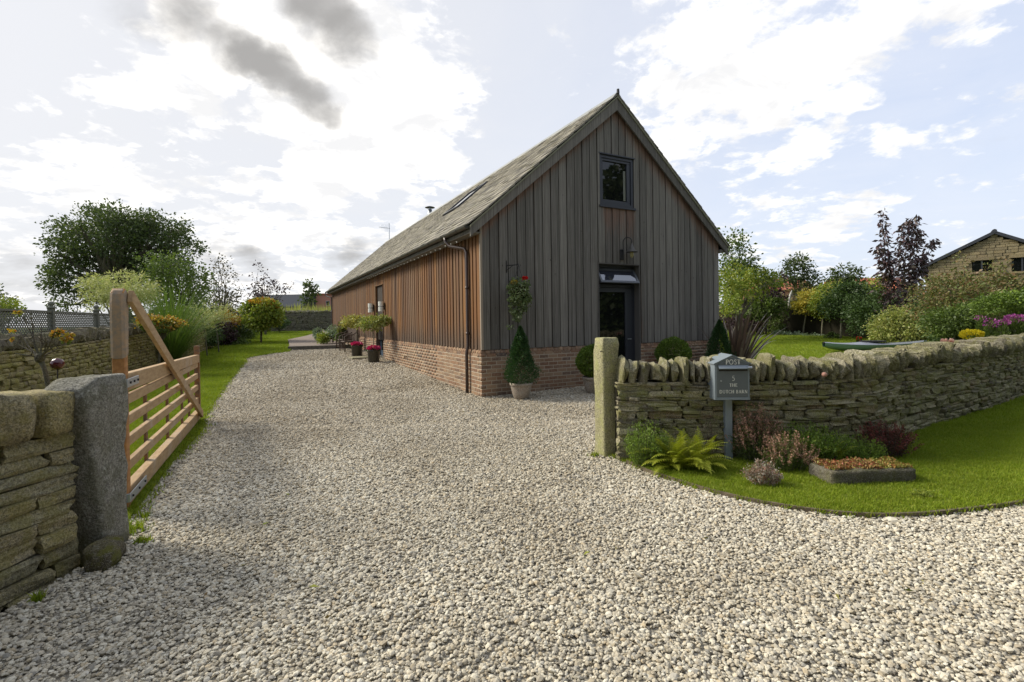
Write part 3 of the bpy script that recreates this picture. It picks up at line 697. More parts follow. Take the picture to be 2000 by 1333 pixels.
def drystone(name, label, pts, h, side, hs, ls, mat, cope=None, cope_h=.26, cope_t=(.06, .11), cope_d=.36, thick=.36, s0=0, s1=None, limit=300, key='s', gfun=g, lean=.12, clump=None, cap_limit=300, z0=-.05, copemat=None, cat='wall', batter=.04):
    """side=+1: visible face to the left of the path direction, -1 to the right"""
    t = thing(name, label, cat); at, S = arclen(pts); s1 = s1 if s1 else S; items = []
    z = z0; row = 0
    while z < h-.015:
        rh = random.uniform(*hs); rh = min(rh, h-z)
        if h-z-rh < hs[0]*.5: rh = h-z
        s = s0-random.uniform(0, ls[1]*.3)
        while s < s1:
            l = random.uniform(*ls)*(.75 if random.random() < .25 else 1.); l2 = min(l, s1-s+.02)
            if l2 > .05:
                p, d = at(max(s0, s)+l2*.5); nn = Vector((-d.y, d.x, 0))*side; out = random.uniform(-.018, .018)-batter*(z/h); dep = thick*.45
                split = random.random() < .16 and rh > hs[0]*1.3
                for (zz, hh) in ([(z, rh*.5), (z+rh*.5, rh*.5)] if split else [(z, rh)]):
                    hv = hh*random.uniform(.88, .99); c = p+nn*(thick*.5-dep*.5+out); c = Vector((c.x, c.y, gfun(c.y)+zz+hv*.5))
                    X = Vector((d.x, d.y, random.uniform(-.03, .03))).normalized(); Z = Vector((0, 0, 1)); Y = Z.cross(X).normalized(); Z = X.cross(Y)
                    lx = (l2-random.uniform(.004, .014)); dd = dep*random.uniform(.9, 1.05)
                    if random.random() < .5: X, Y = -X, -Y
                    Mx = Matrix(((X.x*lx, Y.x*dd, Z.x*hv*1.04, c.x), (X.y*lx, Y.y*dd, Z.y*hv*1.04, c.y), (X.z*lx, Y.z*dd, Z.z*hv*1.04, c.z), (0, 0, 0, 1)))
                    items.append((Mx, appar(c, lx*hv)))
            s += l
        z += rh; row += 1
    place_pieces(t, 'stone', items, key, mat, limit, rest='stone_courses', ukw=dict(cuts=2 if key == 'wr' else 1, amp=.13, seed=len(name), power=.05))
    # dark hearting behind the faces
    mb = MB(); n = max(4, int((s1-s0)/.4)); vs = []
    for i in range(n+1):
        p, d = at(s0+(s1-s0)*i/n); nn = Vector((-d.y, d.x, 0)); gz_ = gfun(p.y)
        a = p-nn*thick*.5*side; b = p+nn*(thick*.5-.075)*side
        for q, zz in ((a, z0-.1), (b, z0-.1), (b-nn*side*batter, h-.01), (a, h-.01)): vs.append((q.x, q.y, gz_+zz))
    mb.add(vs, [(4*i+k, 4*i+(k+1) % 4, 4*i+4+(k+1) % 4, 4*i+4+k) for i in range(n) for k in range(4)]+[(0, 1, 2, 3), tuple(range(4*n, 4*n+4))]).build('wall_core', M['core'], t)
    if cope:
        items = []; s = s0+.02; tilt = lean
        while s < s1-.03:
            w = random.uniform(*cope_t); p, d = at(s+w*.5); gz_ = gfun(p.y); tilt = lean+random.uniform(-.16, .16)
            hh = cope_h*random.uniform(.74, 1.15); X = Vector((d.x, d.y, 0)); Yv = Vector((-d.y, d.x, 0)); Z = (Vector((0, 0, 1))*math.cos(tilt)+X*math.sin(tilt)); X2 = (X*math.cos(tilt)-Vector((0, 0, 1))*math.sin(tilt))
            yaw = random.uniform(-.12, .12); X3 = X2+Yv*yaw; Y3 = Yv-X2*yaw; c = p+Vector((0, 0, gz_+h+hh*.47)); c.z = gz_+h+hh*.47; dd = cope_d*random.uniform(.88, 1.06); w2 = w*random.uniform(.80, .96)
            Mx = Matrix(((X3.x*w2, Y3.x*dd, Z.x*hh, c.x), (X3.y*w2, Y3.y*dd, Z.y*hh, c.y), (X3.z*w2, Y3.z*dd, Z.z*hh, c.z), (0, 0, 0, 1)))
            items.append((Mx, appar(c, w*hh))); s += w*random.uniform(.98, 1.06)
        place_pieces(t, 'coping_stone', items, key+'c', copemat or M['cope'], cap_limit, rest='coping_row', ukw=dict(cuts=2, amp=.21, seed=3+len(name), power=.26))
    return t

wr = drystone('dry_stone_wall', 'low curved mossy dry stone wall with upright coping stones behind the letterbox', WALLR, .84, -1, (.035, .085), (.12, .42), M['wall_r'], cope=1, cope_h=.25, cope_t=(.055, .125), thick=.38, s1=21.5, key='wr')
drystone('garden_wall', 'long buff dry stone garden wall under the lattice fence on the left', WALLG, 1.15, -1, (.05, .10), (.14, .40), M['wall_g'], cope=1, cope_h=.28, cope_t=(.10, .18), thick=.42, s0=.0, s1=34, lean=.35, key='wg', limit=300, copemat=stone_mat('garden_coping', [(.14, .12, .085), (.20, .17, .12), (.26, .22, .14), (.17, .15, .10)], moss=(.14, .14, .05), mossamt=.4))
FARW = [(-21, 36.6), (-17, 36.9), (-13, 37.0), (-9, 37.1), (-6, 37.2)]
drystone('far_garden_wall', 'dark dry stone wall closing the far end of the back lawn', FARW, 1.42, -1, (.09, .16), (.25, .6), M['wall_d'], cope=1, cope_h=.16, cope_t=(.2, .4), thick=.4, key='wf', lean=0)
BACKW = [(11.5, 31.5), (14.2, 28.3), (16, 24.5), (17, 21.4), (19.5, 18)]
drystone('border_wall', 'dark low stone wall behind the row of standard trees in the right garden', BACKW, 1.35, 1, (.09, .15), (.25, .55), M['wall_d'], cope=1, cope_h=.16, cope_t=(.12, .25), thick=.4, key='wb')
at_, S_ = arclen(WALLR); n = 2600; ss = 2.4+(11.5-2.4)*rng.random(n)**.9; P = np.zeros((n, 3)); T = np.zeros((n, 3)); clump = .5+.5*np.sin(ss*5.1)*np.sin(ss*2.3+1)
keep = rng.random(n) < (.25+.75*clump); off = rng.uniform(-.2, .2, n)
for i in range(n):
    p, d = at_(ss[i]); nn = Vector((d.y, -d.x, 0)); P[i] = (p.x+nn.x*off[i], p.y+nn.y*off[i], .84+.235-abs(off[i])*.45+rng.random()*.02); T[i] = (nn.x*off[i]*5+d.x*.9, nn.y*off[i]*5+d.y*.9, -.5)
T += rng.normal(size=T.shape)*.35
o = leaf_obj('dry_grass', P[keep], T[keep], .10, .05, leafmat('dead_straw_and_moss', [(.20, .16, .08), (.26, .22, .12), (.12, .12, .04), (.09, .11, .03), (.30, .26, .16)], .2), wr); o['kind'] = 'stuff'
def weeds(name, pts, n, h, mat, zoff=0):
    P = []; T = []
    for (x, y, r_) in pts:
        q = rng.normal(size=(n, 2))*r_*.5; P.append(np.column_stack([x+q[:, 0], y+q[:, 1], gz(y+q[:, 1])+zoff+h*.35*rng.random(n)])); T.append(np.column_stack([rng.normal(size=(n, 2))*.5, np.ones(n)]))
    o = leaf_obj(name, np.concatenate(P), np.concatenate(T), h, .12, mat, None); o['kind'] = 'stuff'
weeds('edge_grass', [(q.x+random.uniform(-.03, .03), q.y+random.uniform(.0, .03), .05) for q in smooth([(p.x, p.y) for p in lawnR_edge], 9) if random.random() < .55], 26, .055, LM['grass'], .01)
weeds('edge_grass', [(q.x+.03, q.y, .09) for q in smooth(lawnL_edge, 8) if random.random() < .6], 30, .07, LM['grass'], .01)
weeds('wall_foot_weeds', [(x_, y_-.26, .07) for x_, y_ in [(1.3, 5.36), (3.2, 5.3), (3.6, 5.35), (4.4, 5.75), (5.0, 6.2), (5.8, 6.75), (6.6, 7.15), (7.6, 7.8), (8.6, 8.45), (9.6, 9.1)]]+[(-2.66, 2.7, .04), (-2.65, 2.35, .03), (-2.62, 3.4, .05), (-2.8, 3.62, .08), (-2.95, 3.85, .08), (.9, 5.4, .05), (1.1, 5.32, .05)], 60, .07, LM['grass'])
# near left wall: hand-placed big stones
WL0 = (-2.74, 3.06); WL1 = (-3.0, 1.6)
nl = thing('near_wall', 'buff dry stone wall end at the left edge, two squared coping stones on top', 'wall')
items = []; dv = (Vector((WL1[0], WL1[1], 0))-Vector((WL0[0], WL0[1], 0))); LL = dv.length; dv.normalize(); nv = Vector((-dv.y, dv.x, 0))
z = -.06; rr = random.Random(21)
while z < .80:
    rh = rr.choice([.05, .06, .075, .085, .1]); rh = min(rh, .87-z)
    s = -rr.uniform(0, .03)
    while s < LL:
        l = rr.choice([.15, .22, .3, .4, .48]); hv = rh*rr.uniform(.88, .97)
        c = Vector((WL0[0], WL0[1], 0))+dv*(s+l*.5)+nv*rr.uniform(-.02, .02)+nv*(-.17-.05*z); c.z = z+hv/2
        X = (dv+Vector((0, 0, rr.uniform(-.035, .035)))).normalized(); Z = Vector((0, 0, 1)); Y = Z.cross(X).normalized(); Z = X.cross(Y); lx = l-.014; dd = .3
        items.append((Matrix(((X.x*lx, Y.x*dd, Z.x*hv*1.03, c.x), (X.y*lx, Y.y*dd, Z.y*hv*1.03, c.y), (X.z*lx, Y.z*dd, Z.z*hv*1.03, c.z), (0, 0, 0, 1))), 1)); s += l
    z += rh
place_pieces(nl, 'stone', items, 'nl', M['wall_l'], 300, ukw=dict(cuts=2, amp=.085, seed=5, power=.06))
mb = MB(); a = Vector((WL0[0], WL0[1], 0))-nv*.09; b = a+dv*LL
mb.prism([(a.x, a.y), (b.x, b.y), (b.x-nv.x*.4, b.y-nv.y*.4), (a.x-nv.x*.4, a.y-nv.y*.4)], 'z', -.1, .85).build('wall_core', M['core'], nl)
for k, (s, w, hh) in enumerate([(.11, .20, .27), (.335, .22, .28), (.58, .24, .26), (.84, .24, .28), (1.10, .24, .25), (1.35, .22, .26)]):
    me = stone_units(1, 3, .10, 31+k*7, .10)[0]; me.materials.append(M['wall_l']); me.polygons.foreach_set('use_smooth', [True]*len(me.polygons))
    c = Vector((WL0[0], WL0[1], 0))+dv*s-nv*.2; o = link('coping_stone', me, nl); o.location = (c.x, c.y, .86+hh/2); o.scale = (w*.93, .42, hh); o.rotation_euler = (rr.uniform(-.05, .05), rr.uniform(-.05, .05), math.atan2(dv.y, dv.x)+rr.uniform(-.07, .07))

def rough_block(name, label, cat, loc, size, mat, cuts=9, amp=.012, rz=0, taper=0, seed=0, round_=.1, top_round=0, parent=None):
    bm = bmesh.new(); bmesh.ops.create_cube(bm, size=1.0)
    bmesh.ops.subdivide_edges(bm, edges=bm.edges[:], cuts=cuts, use_grid_fill=True)
    sx, sy, sz = size; o3 = Vector((seed, seed*2.1, 0)); rad = round_*min(sx, sy)
    for v in bm.verts:
        p = Vector((v.co.x*sx, v.co.y*sy, v.co.z*sz))
        inner = Vector((max(-sx/2+rad, min(sx/2-rad, p.x)), max(-sy/2+rad, min(sy/2-rad, p.y)), max(-sz/2+rad, min(sz/2-rad, p.z))))
        d = p-inner
        if d.length > 1e-6: p = inner+d.normalized()*rad
        n = p.normalized(); q = p+Vector((0, 0, 0))
        k = mnoise.noise(q*3+o3)*amp*2.2+mnoise.noise(q*9+o3)*amp+mnoise.noise(q*24+o3)*amp*.5
        dirv = Vector((p.x/sx, p.y/sy, p.z/sz*.6)).normalized(); p = p+dirv*k
        f = 1-taper*(p.z/sz+.5); p.x *= f; p.y *= f
        if top_round and p.z > sz/2-top_round: p.z -= top_round*.5*((p.x/(sx/2))**2)*((p.z-(sz/2-top_round))/top_round)
        p.z += sz/2; v.co = p
    me = bpy.data.meshes.new(name); bm.to_mesh(me); bm.free(); me.polygons.foreach_set('use_smooth', [True]*len(me.polygons)); me.materials.append(mat)
    o = link(name, me, parent); o.location = loc; o.rotation_euler.z = rz
    return props(o, label, cat) if label else o
rough_block('stone_gatepost', 'squared lichen-covered stone gatepost at the end of the curved wall', 'gatepost', (1.06, 5.50, -.05), (.215, .22, 1.37), M['post_r'], cuts=16, amp=.010, seed=2, rz=.36, round_=.14, taper=.04)
gp = rough_block('stone_gatepost', 'broad rough grey stone slab gatepost beside the timber gate', 'gatepost', (-2.85, 3.25, -.05), (.26, .42, 1.235), M['post_l'], cuts=16, amp=.014, seed=8, rz=.12, round_=.12, taper=.0)
# gatepost shape: the left shoulder is chipped lower
for v in gp.data.vertices:
    if v.co.y < 0: v.co.y += .16*(1-v.co.z/1.2)*(-v.co.y/.23)
    if v.co.z > 1.0 and v.co.y < -.10: v.co.z -= (-.10-v.co.y)*.5*((v.co.z-1.0)/.2)
rough_block('mossy_stone', 'rounded mossy stone lying at the foot of the left gatepost', 'stone', (-2.66, 3.12, -.04), (.20, .26, .15), stone_mat('mossy_conglomerate', [(.11, .09, .05), (.13, .11, .06)], moss=(.12, .12, .02), mossamt=.8, bs=1.2), cuts=14, amp=.03, seed=4, rz=.25, round_=.45)
ir = MB().tube([(0, 0, 0), (-.02, -.06, .005), (-.035, -.09, .0)], .006, 5).build('iron_hook', M['black'], None, loc=(1.0, 5.41, 1.17)); props(ir, 'small iron hook fixed in the top of the lichen-covered gatepost', 'hook')

# ================================================================== BARN
barn = thing('barn_house', 'tall timber-clad barn house with grey gable, orange-brown side and stone slate roof', 'barn', BA, TH)
PZ = .946; SL = (6.6356-3.4176)/3.675; OV = .24; EZ = 3.4176; MID = BW/2
def roofz(a): return EZ+(min(a, BW-a)+OV)*SL
DA0, DA1 = 2.90, 4.13; DTOP = 2.81; SB0, SB1 = 8.45, 9.62; STOP = 2.90
# carcass behind the boards
mb = MB(); mb.prism([(.06, .9), (BW-.06, .9), (BW-.06, roofz(.06)-.12), (MID, roofz(MID)-.12), (.06, roofz(.06)-.12)], 'y', .30, BL-.05).build('inner_wall', plain('dark_breather_wall', (.03, .022, .016), .9), barn)
def boards():
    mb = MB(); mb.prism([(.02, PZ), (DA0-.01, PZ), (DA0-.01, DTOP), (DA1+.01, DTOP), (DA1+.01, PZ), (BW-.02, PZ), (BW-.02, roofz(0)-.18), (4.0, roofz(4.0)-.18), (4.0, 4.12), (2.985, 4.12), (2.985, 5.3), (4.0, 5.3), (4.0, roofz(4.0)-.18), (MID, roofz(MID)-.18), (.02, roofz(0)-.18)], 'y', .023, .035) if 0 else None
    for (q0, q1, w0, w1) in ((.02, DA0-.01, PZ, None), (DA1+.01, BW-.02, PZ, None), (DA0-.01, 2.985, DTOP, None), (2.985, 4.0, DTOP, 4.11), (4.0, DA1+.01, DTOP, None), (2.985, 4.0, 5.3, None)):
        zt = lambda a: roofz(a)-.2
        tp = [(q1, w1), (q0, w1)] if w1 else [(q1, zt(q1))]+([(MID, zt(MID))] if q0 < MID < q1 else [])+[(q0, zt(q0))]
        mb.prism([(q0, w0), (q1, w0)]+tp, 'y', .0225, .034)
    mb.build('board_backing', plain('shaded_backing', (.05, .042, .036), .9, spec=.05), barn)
    # gable: board on board
    def strip_poly(a0, a1, z0, cuts=()):
        mid = MID; pts = []
        zt = lambda a: roofz(a)-.16
        top = [(a1, zt(a1))]+([(mid, zt(mid))] if a0 < mid < a1 else [])+[(a0, zt(a0))]
        return [(a0, z0), (a1, z0)]+top
    p = .2082; n = 33
    for k in range(n):
        over = k % 2 == 0; w = p-.024; c = p*(k+.5); a0, a1 = max(.0, c-w/2), min(BW, c+w/2)
        y0, y1 = (-.002, .022) if over else (.008, .022)
        segs = [(PZ+.005, None)]
        inwin = a1 > 2.985 and a0 < 4.0; indoor = a1 > DA0-.01 and a0 < DA1+.01
        pieces = []
        z_lo = PZ+.004
        if indoor:
            # clip boards beside the opening, keep the part above it
            if a0 < DA0-.02: pieces.append((a0, min(a1, DA0), z_lo, DTOP))
            if a1 > DA1+.02: pieces.append((max(a0, DA1), a1, z_lo, DTOP))
            z_lo = DTOP+.0
        if inwin:
            pieces.append((a0, a1, z_lo, 4.11))
            if a0 < 2.985: pieces.append((a0, 2.985, 4.11, 5.30))
            if a1 > 4.0: pieces.append((4.0, a1, 4.11, 5.30))
            pieces.append((a0, a1, 5.30, None))
        else: pieces.append((a0, a1, z_lo, None))
        for (b0, b1, z0, z1) in pieces:
            if b1-b0 < .02: continue
            mb = MB(); mb.prism(strip_poly(b0, b1, z0) if z1 is None else [(b0, z0), (b1, z0), (b1, z1), (b0, z1)], 'y', y0, y1)
            me = bpy.data.meshes.new('cladding_board'); me.from_pydata(mb.v, [], mb.f)
            bm = bmesh.new(); bm.from_mesh(me)
            for z in np.arange(1.1, 7, .22): bmesh.ops.bisect_plane(bm, geom=bm.verts[:]+bm.edges[:]+bm.faces[:], plane_co=(0, 0, z), plane_no=(0, 0, 1))
            bmesh.ops.recalc_face_normals(bm, faces=bm.faces); bm.to_mesh(me); bm.free()
            at = me.attributes.new('shelter', 'FLOAT', 'POINT'); vals = []
            for v in me.vertices:
                a, z = v.co.x, v.co.z; dv_ = (roofz(a)-.3-z); q = max(0, 1-dv_/(.6 if a > MID else .35))
                if 3.0 < a < 4.0 and 2.9 < z < 4.2: q = max(q, .95-max(0, (4.1-z))/1.5)
                if abs(a-4.2) < .06 and z < 2.6: q = max(q, .6)
                if 2.8 < a < 4.1 and z > 5.2: q = max(q, .25)
                vals.append(q)
            at.data.foreach_set('value', vals); me.materials.append(M['wood_gable']); link('cladding_board', me, barn)
    # side: proud boards with narrow recessed gaps
    p = .19; n = int(BL/p); unit = MB().box(0, 1, -.065, .065, 0, 1).build('cladding_board', M['wood_side'], barn)
    first = True
    for k in range(n):
        b = .11+k*p; 
        if SB0-.05 < b < SB1+.05: z0 = STOP
        else: z0 = PZ+.004
        zt = roofz(.0)-.13; o = unit if first else bpy.data.objects.new('cladding_board', unit.data)
        if not first: COL.objects.link(o); o.parent = barn
        first = False
        o.location = (random.uniform(-.004, .004), b, z0); o.scale = (.044, random.uniform(.94, 1.04), zt-z0)
    m2 = MB(); m2.box(.045, .06, .06, SB0, PZ, roofz(0)-.14); m2.box(.045, .06, SB1, BL, PZ, roofz(0)-.14); m2.box(.045, .06, SB0, SB1, STOP, roofz(0)-.14)
    m2.build('backing_boards', M['wood_side'], barn)
    MB().box(-.008, .04, -.012, .03, PZ+.003, roofz(0)-.15).build('corner_trim', plain('weathered_corner_trim', (.30, .25, .19), .8), barn)
    MB().box(BW-.03, BW, .03, BL, PZ, roofz(0)-.14).build('rear_cladding', M['wood_side'], barn)
    MB().box(0, BW, BL-.04, BL, PZ, roofz(0)-.14).build('far_cladding', M['wood_gable'], barn)
boards()
# brick plinth
def plinth():
    t = MB(); m = .004
    for mm, za, zb in ((m, -.3, PZ-.105), (.04, PZ-.105, PZ-.012)):
        t.box(-.02+mm, .25, -.02+mm, SB0, za, zb); t.box(-.02+mm, .25, SB1, BL, za, zb)
        t.box(.25, DA0, -.02+mm, .25, za, zb); t.box(DA1, BW, -.02+mm, .25, za, zb)
    root = t.build('brick_plinth', M['mortar'], barn)
    items = []; pit = .0785; bl, bh, bd = .213, .064, .09
    def brick(c, along, l, h=bh, tilt=0):
        x = Vector((1, 0, 0)) if along == 'a' else Vector((0, 1, 0)); y = Vector((0, 1, 0)) if along == 'a' else Vector((1, 0, 0)); zz = Vector((0, 0, 1))
        S = (l, bd, h); Mx = Matrix(((x.x*S[0], y.x*S[1], 0, c[0]), (x.y*S[0], y.y*S[1], 0, c[1]), (0, 0, S[2], c[2]), (0, 0, 0, 1)))
        if tilt:
            Mx = Matrix.Translation(c) @ Matrix.Rotation(tilt, 4, x) @ Matrix.Translation([-q for q in c]) @ Mx
        items.append((Mx, appar(BP(*c), l*h)))
    def run(along, s0, s1, zmin=0):
        for r in range(-3, 11):
            z = PZ-.075-(10-r)*pit-bh/2 if r < 11 else 0
            s = s0+(0 if r % 2 else -.1125)
            while s < s1-.02:
                a = max(s, s0); e = min(s+bl, s1)
                if e-a > .04:
                    j = random.uniform(-.003, .003); c = ((a+e)/2, -.02+bd/2+j, z) if along == 'a' else (-.02+bd/2+j, (a+e)/2, z)
                    if BP(*c).z > g(BP(*c).y)-.1: brick(c, along, e-a)
                s += .225
        # cant course: headers on edge, chamfered
        s = s0
        while s < s1-.01:
            e = min(s+.108, s1); c = ((s+e)/2, .005+bd/2, PZ-.052) if along == 'a' else (.005+bd/2, (s+e)/2, PZ-.052)
            brick(c, along, e-s-.008, .10, (-.3 if along == 'a' else .3)); s = e
    run('a', -.018, DA0); run('a', DA1, BW); run('b', .08, SB0); run('b', SB1, BL)
    place_pieces(root, 'brick', items, 'brick', M['brick'], 300, rest='brick_courses', ukw=dict(cuts=1, amp=.010, seed=2, power=.02))
plinth()
# roof
def roof():
    r = MB(); t0 = .10
    Lz = lambda a: EZ+(a+OV)*SL
    r.prism([(-OV, Lz(-OV)-.10), (-OV, Lz(-OV)-.01), (MID, Lz(MID)-.01), (BW+OV, Lz(-OV)-.01), (BW+OV, Lz(-OV)-.10), (MID, Lz(MID)-.12)], 'y', -.02, BL+.1)
    root = r.build('roof', M['core'], barn)
    ang = math.atan(SL); n = Vector((-math.sin(ang), 0, math.cos(ang))); up = Vector((math.cos(ang), 0, math.sin(ang))); items = []
    slen = (MID+OV)/math.cos(ang); gauge = .195; rows = int(slen/gauge)+1; w = .285; b0, b1 = -.13, BL+.15
    for side in (0, 1):
        for k in range(rows):
            s = k*gauge-.03; y = b0-(w/2 if k % 2 else 0)
            while y < b1:
                a0, a1 = max(y, b0), min(y+w, b1)
                if a1-a0 > .05:
                    ln = min(.36, slen-s+.02); th = .022; jj = random.uniform(-.008, .008)
                    c = Vector((-OV, 0, EZ))+up*(s+ln/2+jj)+n*(.018+random.uniform(0, .010)); c.y = (a0+a1)/2
                    tilt = .06+random.uniform(-.012, .02); u2 = (up*math.cos(tilt)-n*math.sin(tilt)); n2 = (n*math.cos(tilt)+up*math.sin(tilt))
                    yaw = random.uniform(-.008, .008); lw = a1-a0-.006
                    cols = [(u2*ln), Vector((0, lw, 0))+u2*yaw*lw, n2*th]
                    if side: 
                        for q in cols: q.x = -q.x
                        c.x = BW-c.x
                    Mx = Matrix(((cols[0].x, cols[1].x, cols[2].x, c.x), (cols[0].y, cols[1].y, cols[2].y, c.y), (cols[0].z, cols[1].z, cols[2].z, c.z), (0, 0, 0, 1)))
                    if not (not side and 4.75 < c.y < 6.1 and 1.45 < c.x < 2.45): items.append((Mx, appar(BP(*c), .1) if not side else 0.0001))
                y += w
    place_pieces(root, 'slate', items, 'slate', M['slate'], 300, rest='slate_courses', ukw=dict(cuts=1, amp=.02, seed=9, power=.01))
    # ridge
    ridge_me = None
    for k in range(int(BL/.45)+1):
        y = -.12+k*.46; zr = EZ+(MID+OV)*SL
        if ridge_me is None:
            m_ = MB(); m_.prism([(-.16, -.155*SL+.02), (-.15, -.155*SL+.045), (-.03, .055), (0, .075), (.03, .055), (.15, -.155*SL+.045), (.16, -.155*SL+.02), (0, .03)], 'y', 0, .452)
            o = m_.build('ridge_tile', M['lead'], root); ridge_me = o.data
        else: o = bpy.data.objects.new('ridge_tile', ridge_me); COL.objects.link(o); o.parent = root
        o.location = (MID, y, zr+random.uniform(-.002, .004))
    MB().tube([(0, -.13, 0), (0, -.13, .1)], [.035, .03], 8).build('ridge_end', M['black'], root, loc=(MID, 0, EZ+(MID+OV)*SL+.03))
    # barge boards
    d0, d1 = .045, .30
    for sgn, nm in ((1, 0), (-1, 0)):
        X = lambda a: a if sgn > 0 else BW-a
        m_ = MB(); m_.prism([(X(-OV), Lz(-OV)-.02), (X(MID-.001), Lz(MID)-.02), (X(MID-.001), Lz(MID)-.33), (X(-OV), Lz(-OV)-.24)], 'y', -.10, -.06); m_.build('barge_board', M['barge'], barn)
        m_ = MB(); m_.prism([(X(-OV-.01), Lz(-OV)-.02), (X(MID), Lz(MID)-.018), (X(MID), Lz(MID)-.055), (X(-OV-.01), Lz(-OV)-.055)], 'y', -.125, -.101); m_.build('verge_batten', plain('mossy_verge', (.22, .22, .15), .9), barn)
    MB().box(-OV, -.0, -.06, BL, EZ-.16, EZ-.135).build('soffit', M['barge'], barn)
    MB().box(-OV-.0, -OV+.022, -.06, BL, EZ-.17, EZ-.03).build('fascia', M['barge'], barn)
    MB().prism([(BW, EZ-.16), (BW+OV, EZ-.16), (BW+OV, EZ-.1), (BW, EZ-.1)], 'y', -.06, BL).build('soffit', M['barge'], barn)
    # gutter
    pr = [(math.cos(t)*.058, math.sin(t)*.058) for t in np.linspace(math.pi, 2*math.pi, 9)]; pr = pr+[(p[0]*.9, p[1]*.9) for p in pr[::-1]]
    gx, gzz = -OV-.065, EZ-.035
    MB().prism([(gx+p[0], gzz+p[1]) for p in pr], 'y', -.06, BL+.12).build('gutter', M['gutter'], barn, smooth=False)
    pr2 = [(gx+math.cos(t)*.058, gzz+math.sin(t)*.058) for t in np.linspace(math.pi, 2*math.pi, 9)]; MB().prism(pr2, 'y', -.07, -.061).build('gutter_end', M['gutter'], barn)
    for k in range(24):
        MB().prism([(gx-.064, gzz+.004), (gx-.064, gzz-.02), (gx-.03, gzz-.062), (gx+.03, gzz-.062), (gx+.066, gzz-.02), (gx+.066, gzz+.0), (gx+.058, gzz), (gx+.02, gzz-.056), (gx-.02, gzz-.056), (gx-.059, gzz-.01)], 'y', .4+k*.9, .425+k*.9).build('gutter_bracket', M['gutter'], barn)
    for b, zlow in ((.60, 0), (BL-.25, .75)):
        dp = MB(); dp.tube([(gx, b+.55, gzz-.04), (gx, b+.55, gzz-.13), (gx+.05, b+.45, gzz-.24), (-.06, b+.06, gzz-.33), (-.045, b, gzz-.42), (-.045, b, PZ+.06), (-.062, b, PZ-.02), (-.075, b, PZ-.09), (-.075, b, zlow-.1)], [.042]+[.034]*8, 10)
        for z in (PZ+.3, 2.2): dp.tube([(-.045, b, z), (-.045, b, z+.05)], .041, 10)
        dp.build('downpipe', M['pipe'], barn, smooth=True)
    # rooflight
    def RP(a, b, h): p = Vector((-OV, b, EZ))+up*((a+OV)/math.cos(ang))+n*h; return p
    rl = MB()
    for (a0, a1, b0_, b1_) in ((1.45, 1.53, 4.78, 6.08), (2.38, 2.46, 4.78, 6.08), (1.53, 2.38, 4.78, 4.86), (1.53, 2.38, 6.0, 6.08)):
        vs = [RP(a, b, h) for h in (-.02, .085) for b in (b0_, b1_) for a in (a0, a1)]; rl.add(vs, [(0, 2, 3, 1), (4, 5, 7, 6), (0, 1, 5, 4), (2, 6, 7, 3), (0, 4, 6, 2), (1, 3, 7, 5)])
    rf = rl.build('rooflight', M['frame'], barn)
    pn = MB(); pn.add([RP(a, b, .06) for b in (4.85, 6.01) for a in (1.52, 2.39)], [(0, 1, 3, 2)]); pn.build('pane', M['glass'], rf)
    # flue
    fl = MB(); fz = EZ+(MID+OV)*SL; fl.tube([(MID+.14, 13.9, fz-.5), (MID+.14, 13.9, fz+.34)], .10, 16); f = fl.build('flue', M['steel'], barn, smooth=True)
    MB().lathe([(0, .50), (.10, .485), (.235, .44), (.24, .425), (.1, .43), (0, .43)], 20, (MID+.14, 13.9, fz)).build('cowl', M['black'], f, smooth=True)
    MB().tube([(MID+.14, 13.9, fz+.3), (MID+.14, 13.9, fz+.44)], .06, 10).build('flue_neck', M['steel'], f)
roof()
# gable window, recessed
wz0, wz1, wa0, wa1 = 4.13, 5.29, 2.99, 3.995
win = MB(); win.box(wa0, wa1, .03, .14, wz0, wz0+.07); win.box(wa0, wa1, .03, .14, wz1-.07, wz1); win.box(wa0, wa0+.07, .03, .14, wz0+.07, wz1-.07); win.box(wa1-.07, wa1, .03, .14, wz0+.07, wz1-.07)
win = win.build('window', M['frame'], barn)
sh = MB(); A0, A1, Z0, Z1 = wa0+.07, wa1-.07, wz0+.07, wz1-.07
sh.box(A0, A1, .05, .11, Z0, Z0+.075); sh.box(A0, A1, .05, .11, Z1-.06, Z1); sh.box(A0, A0+.05, .05, .11, Z0+.075, Z1-.06); sh.box(A1-.11, A1, .05, .11, Z0+.075, Z1-.06); sh.build('sash', M['frame'], win, bevel=.004)
MB().box(A0+.05, A1-.11, .085, .095, Z0+.075, Z1-.06).build('pane', M['glass'], win)
MB().box(A1-.19, A1-.125, .080, .084, Z0+.10, Z1-.22).build('blind', plain('pale_blind', (.16, .17, .13), .5), win)
MB().box(wa0-.03, wa1+.03, -.035, .05, wz0-.05, wz0-.002).build('sill', M['frame'], win)
MB().box(wa0-.03, wa1+.03, -.012, .05, wz1, wz1+.025).build('head_flashing', M['frame'], win)
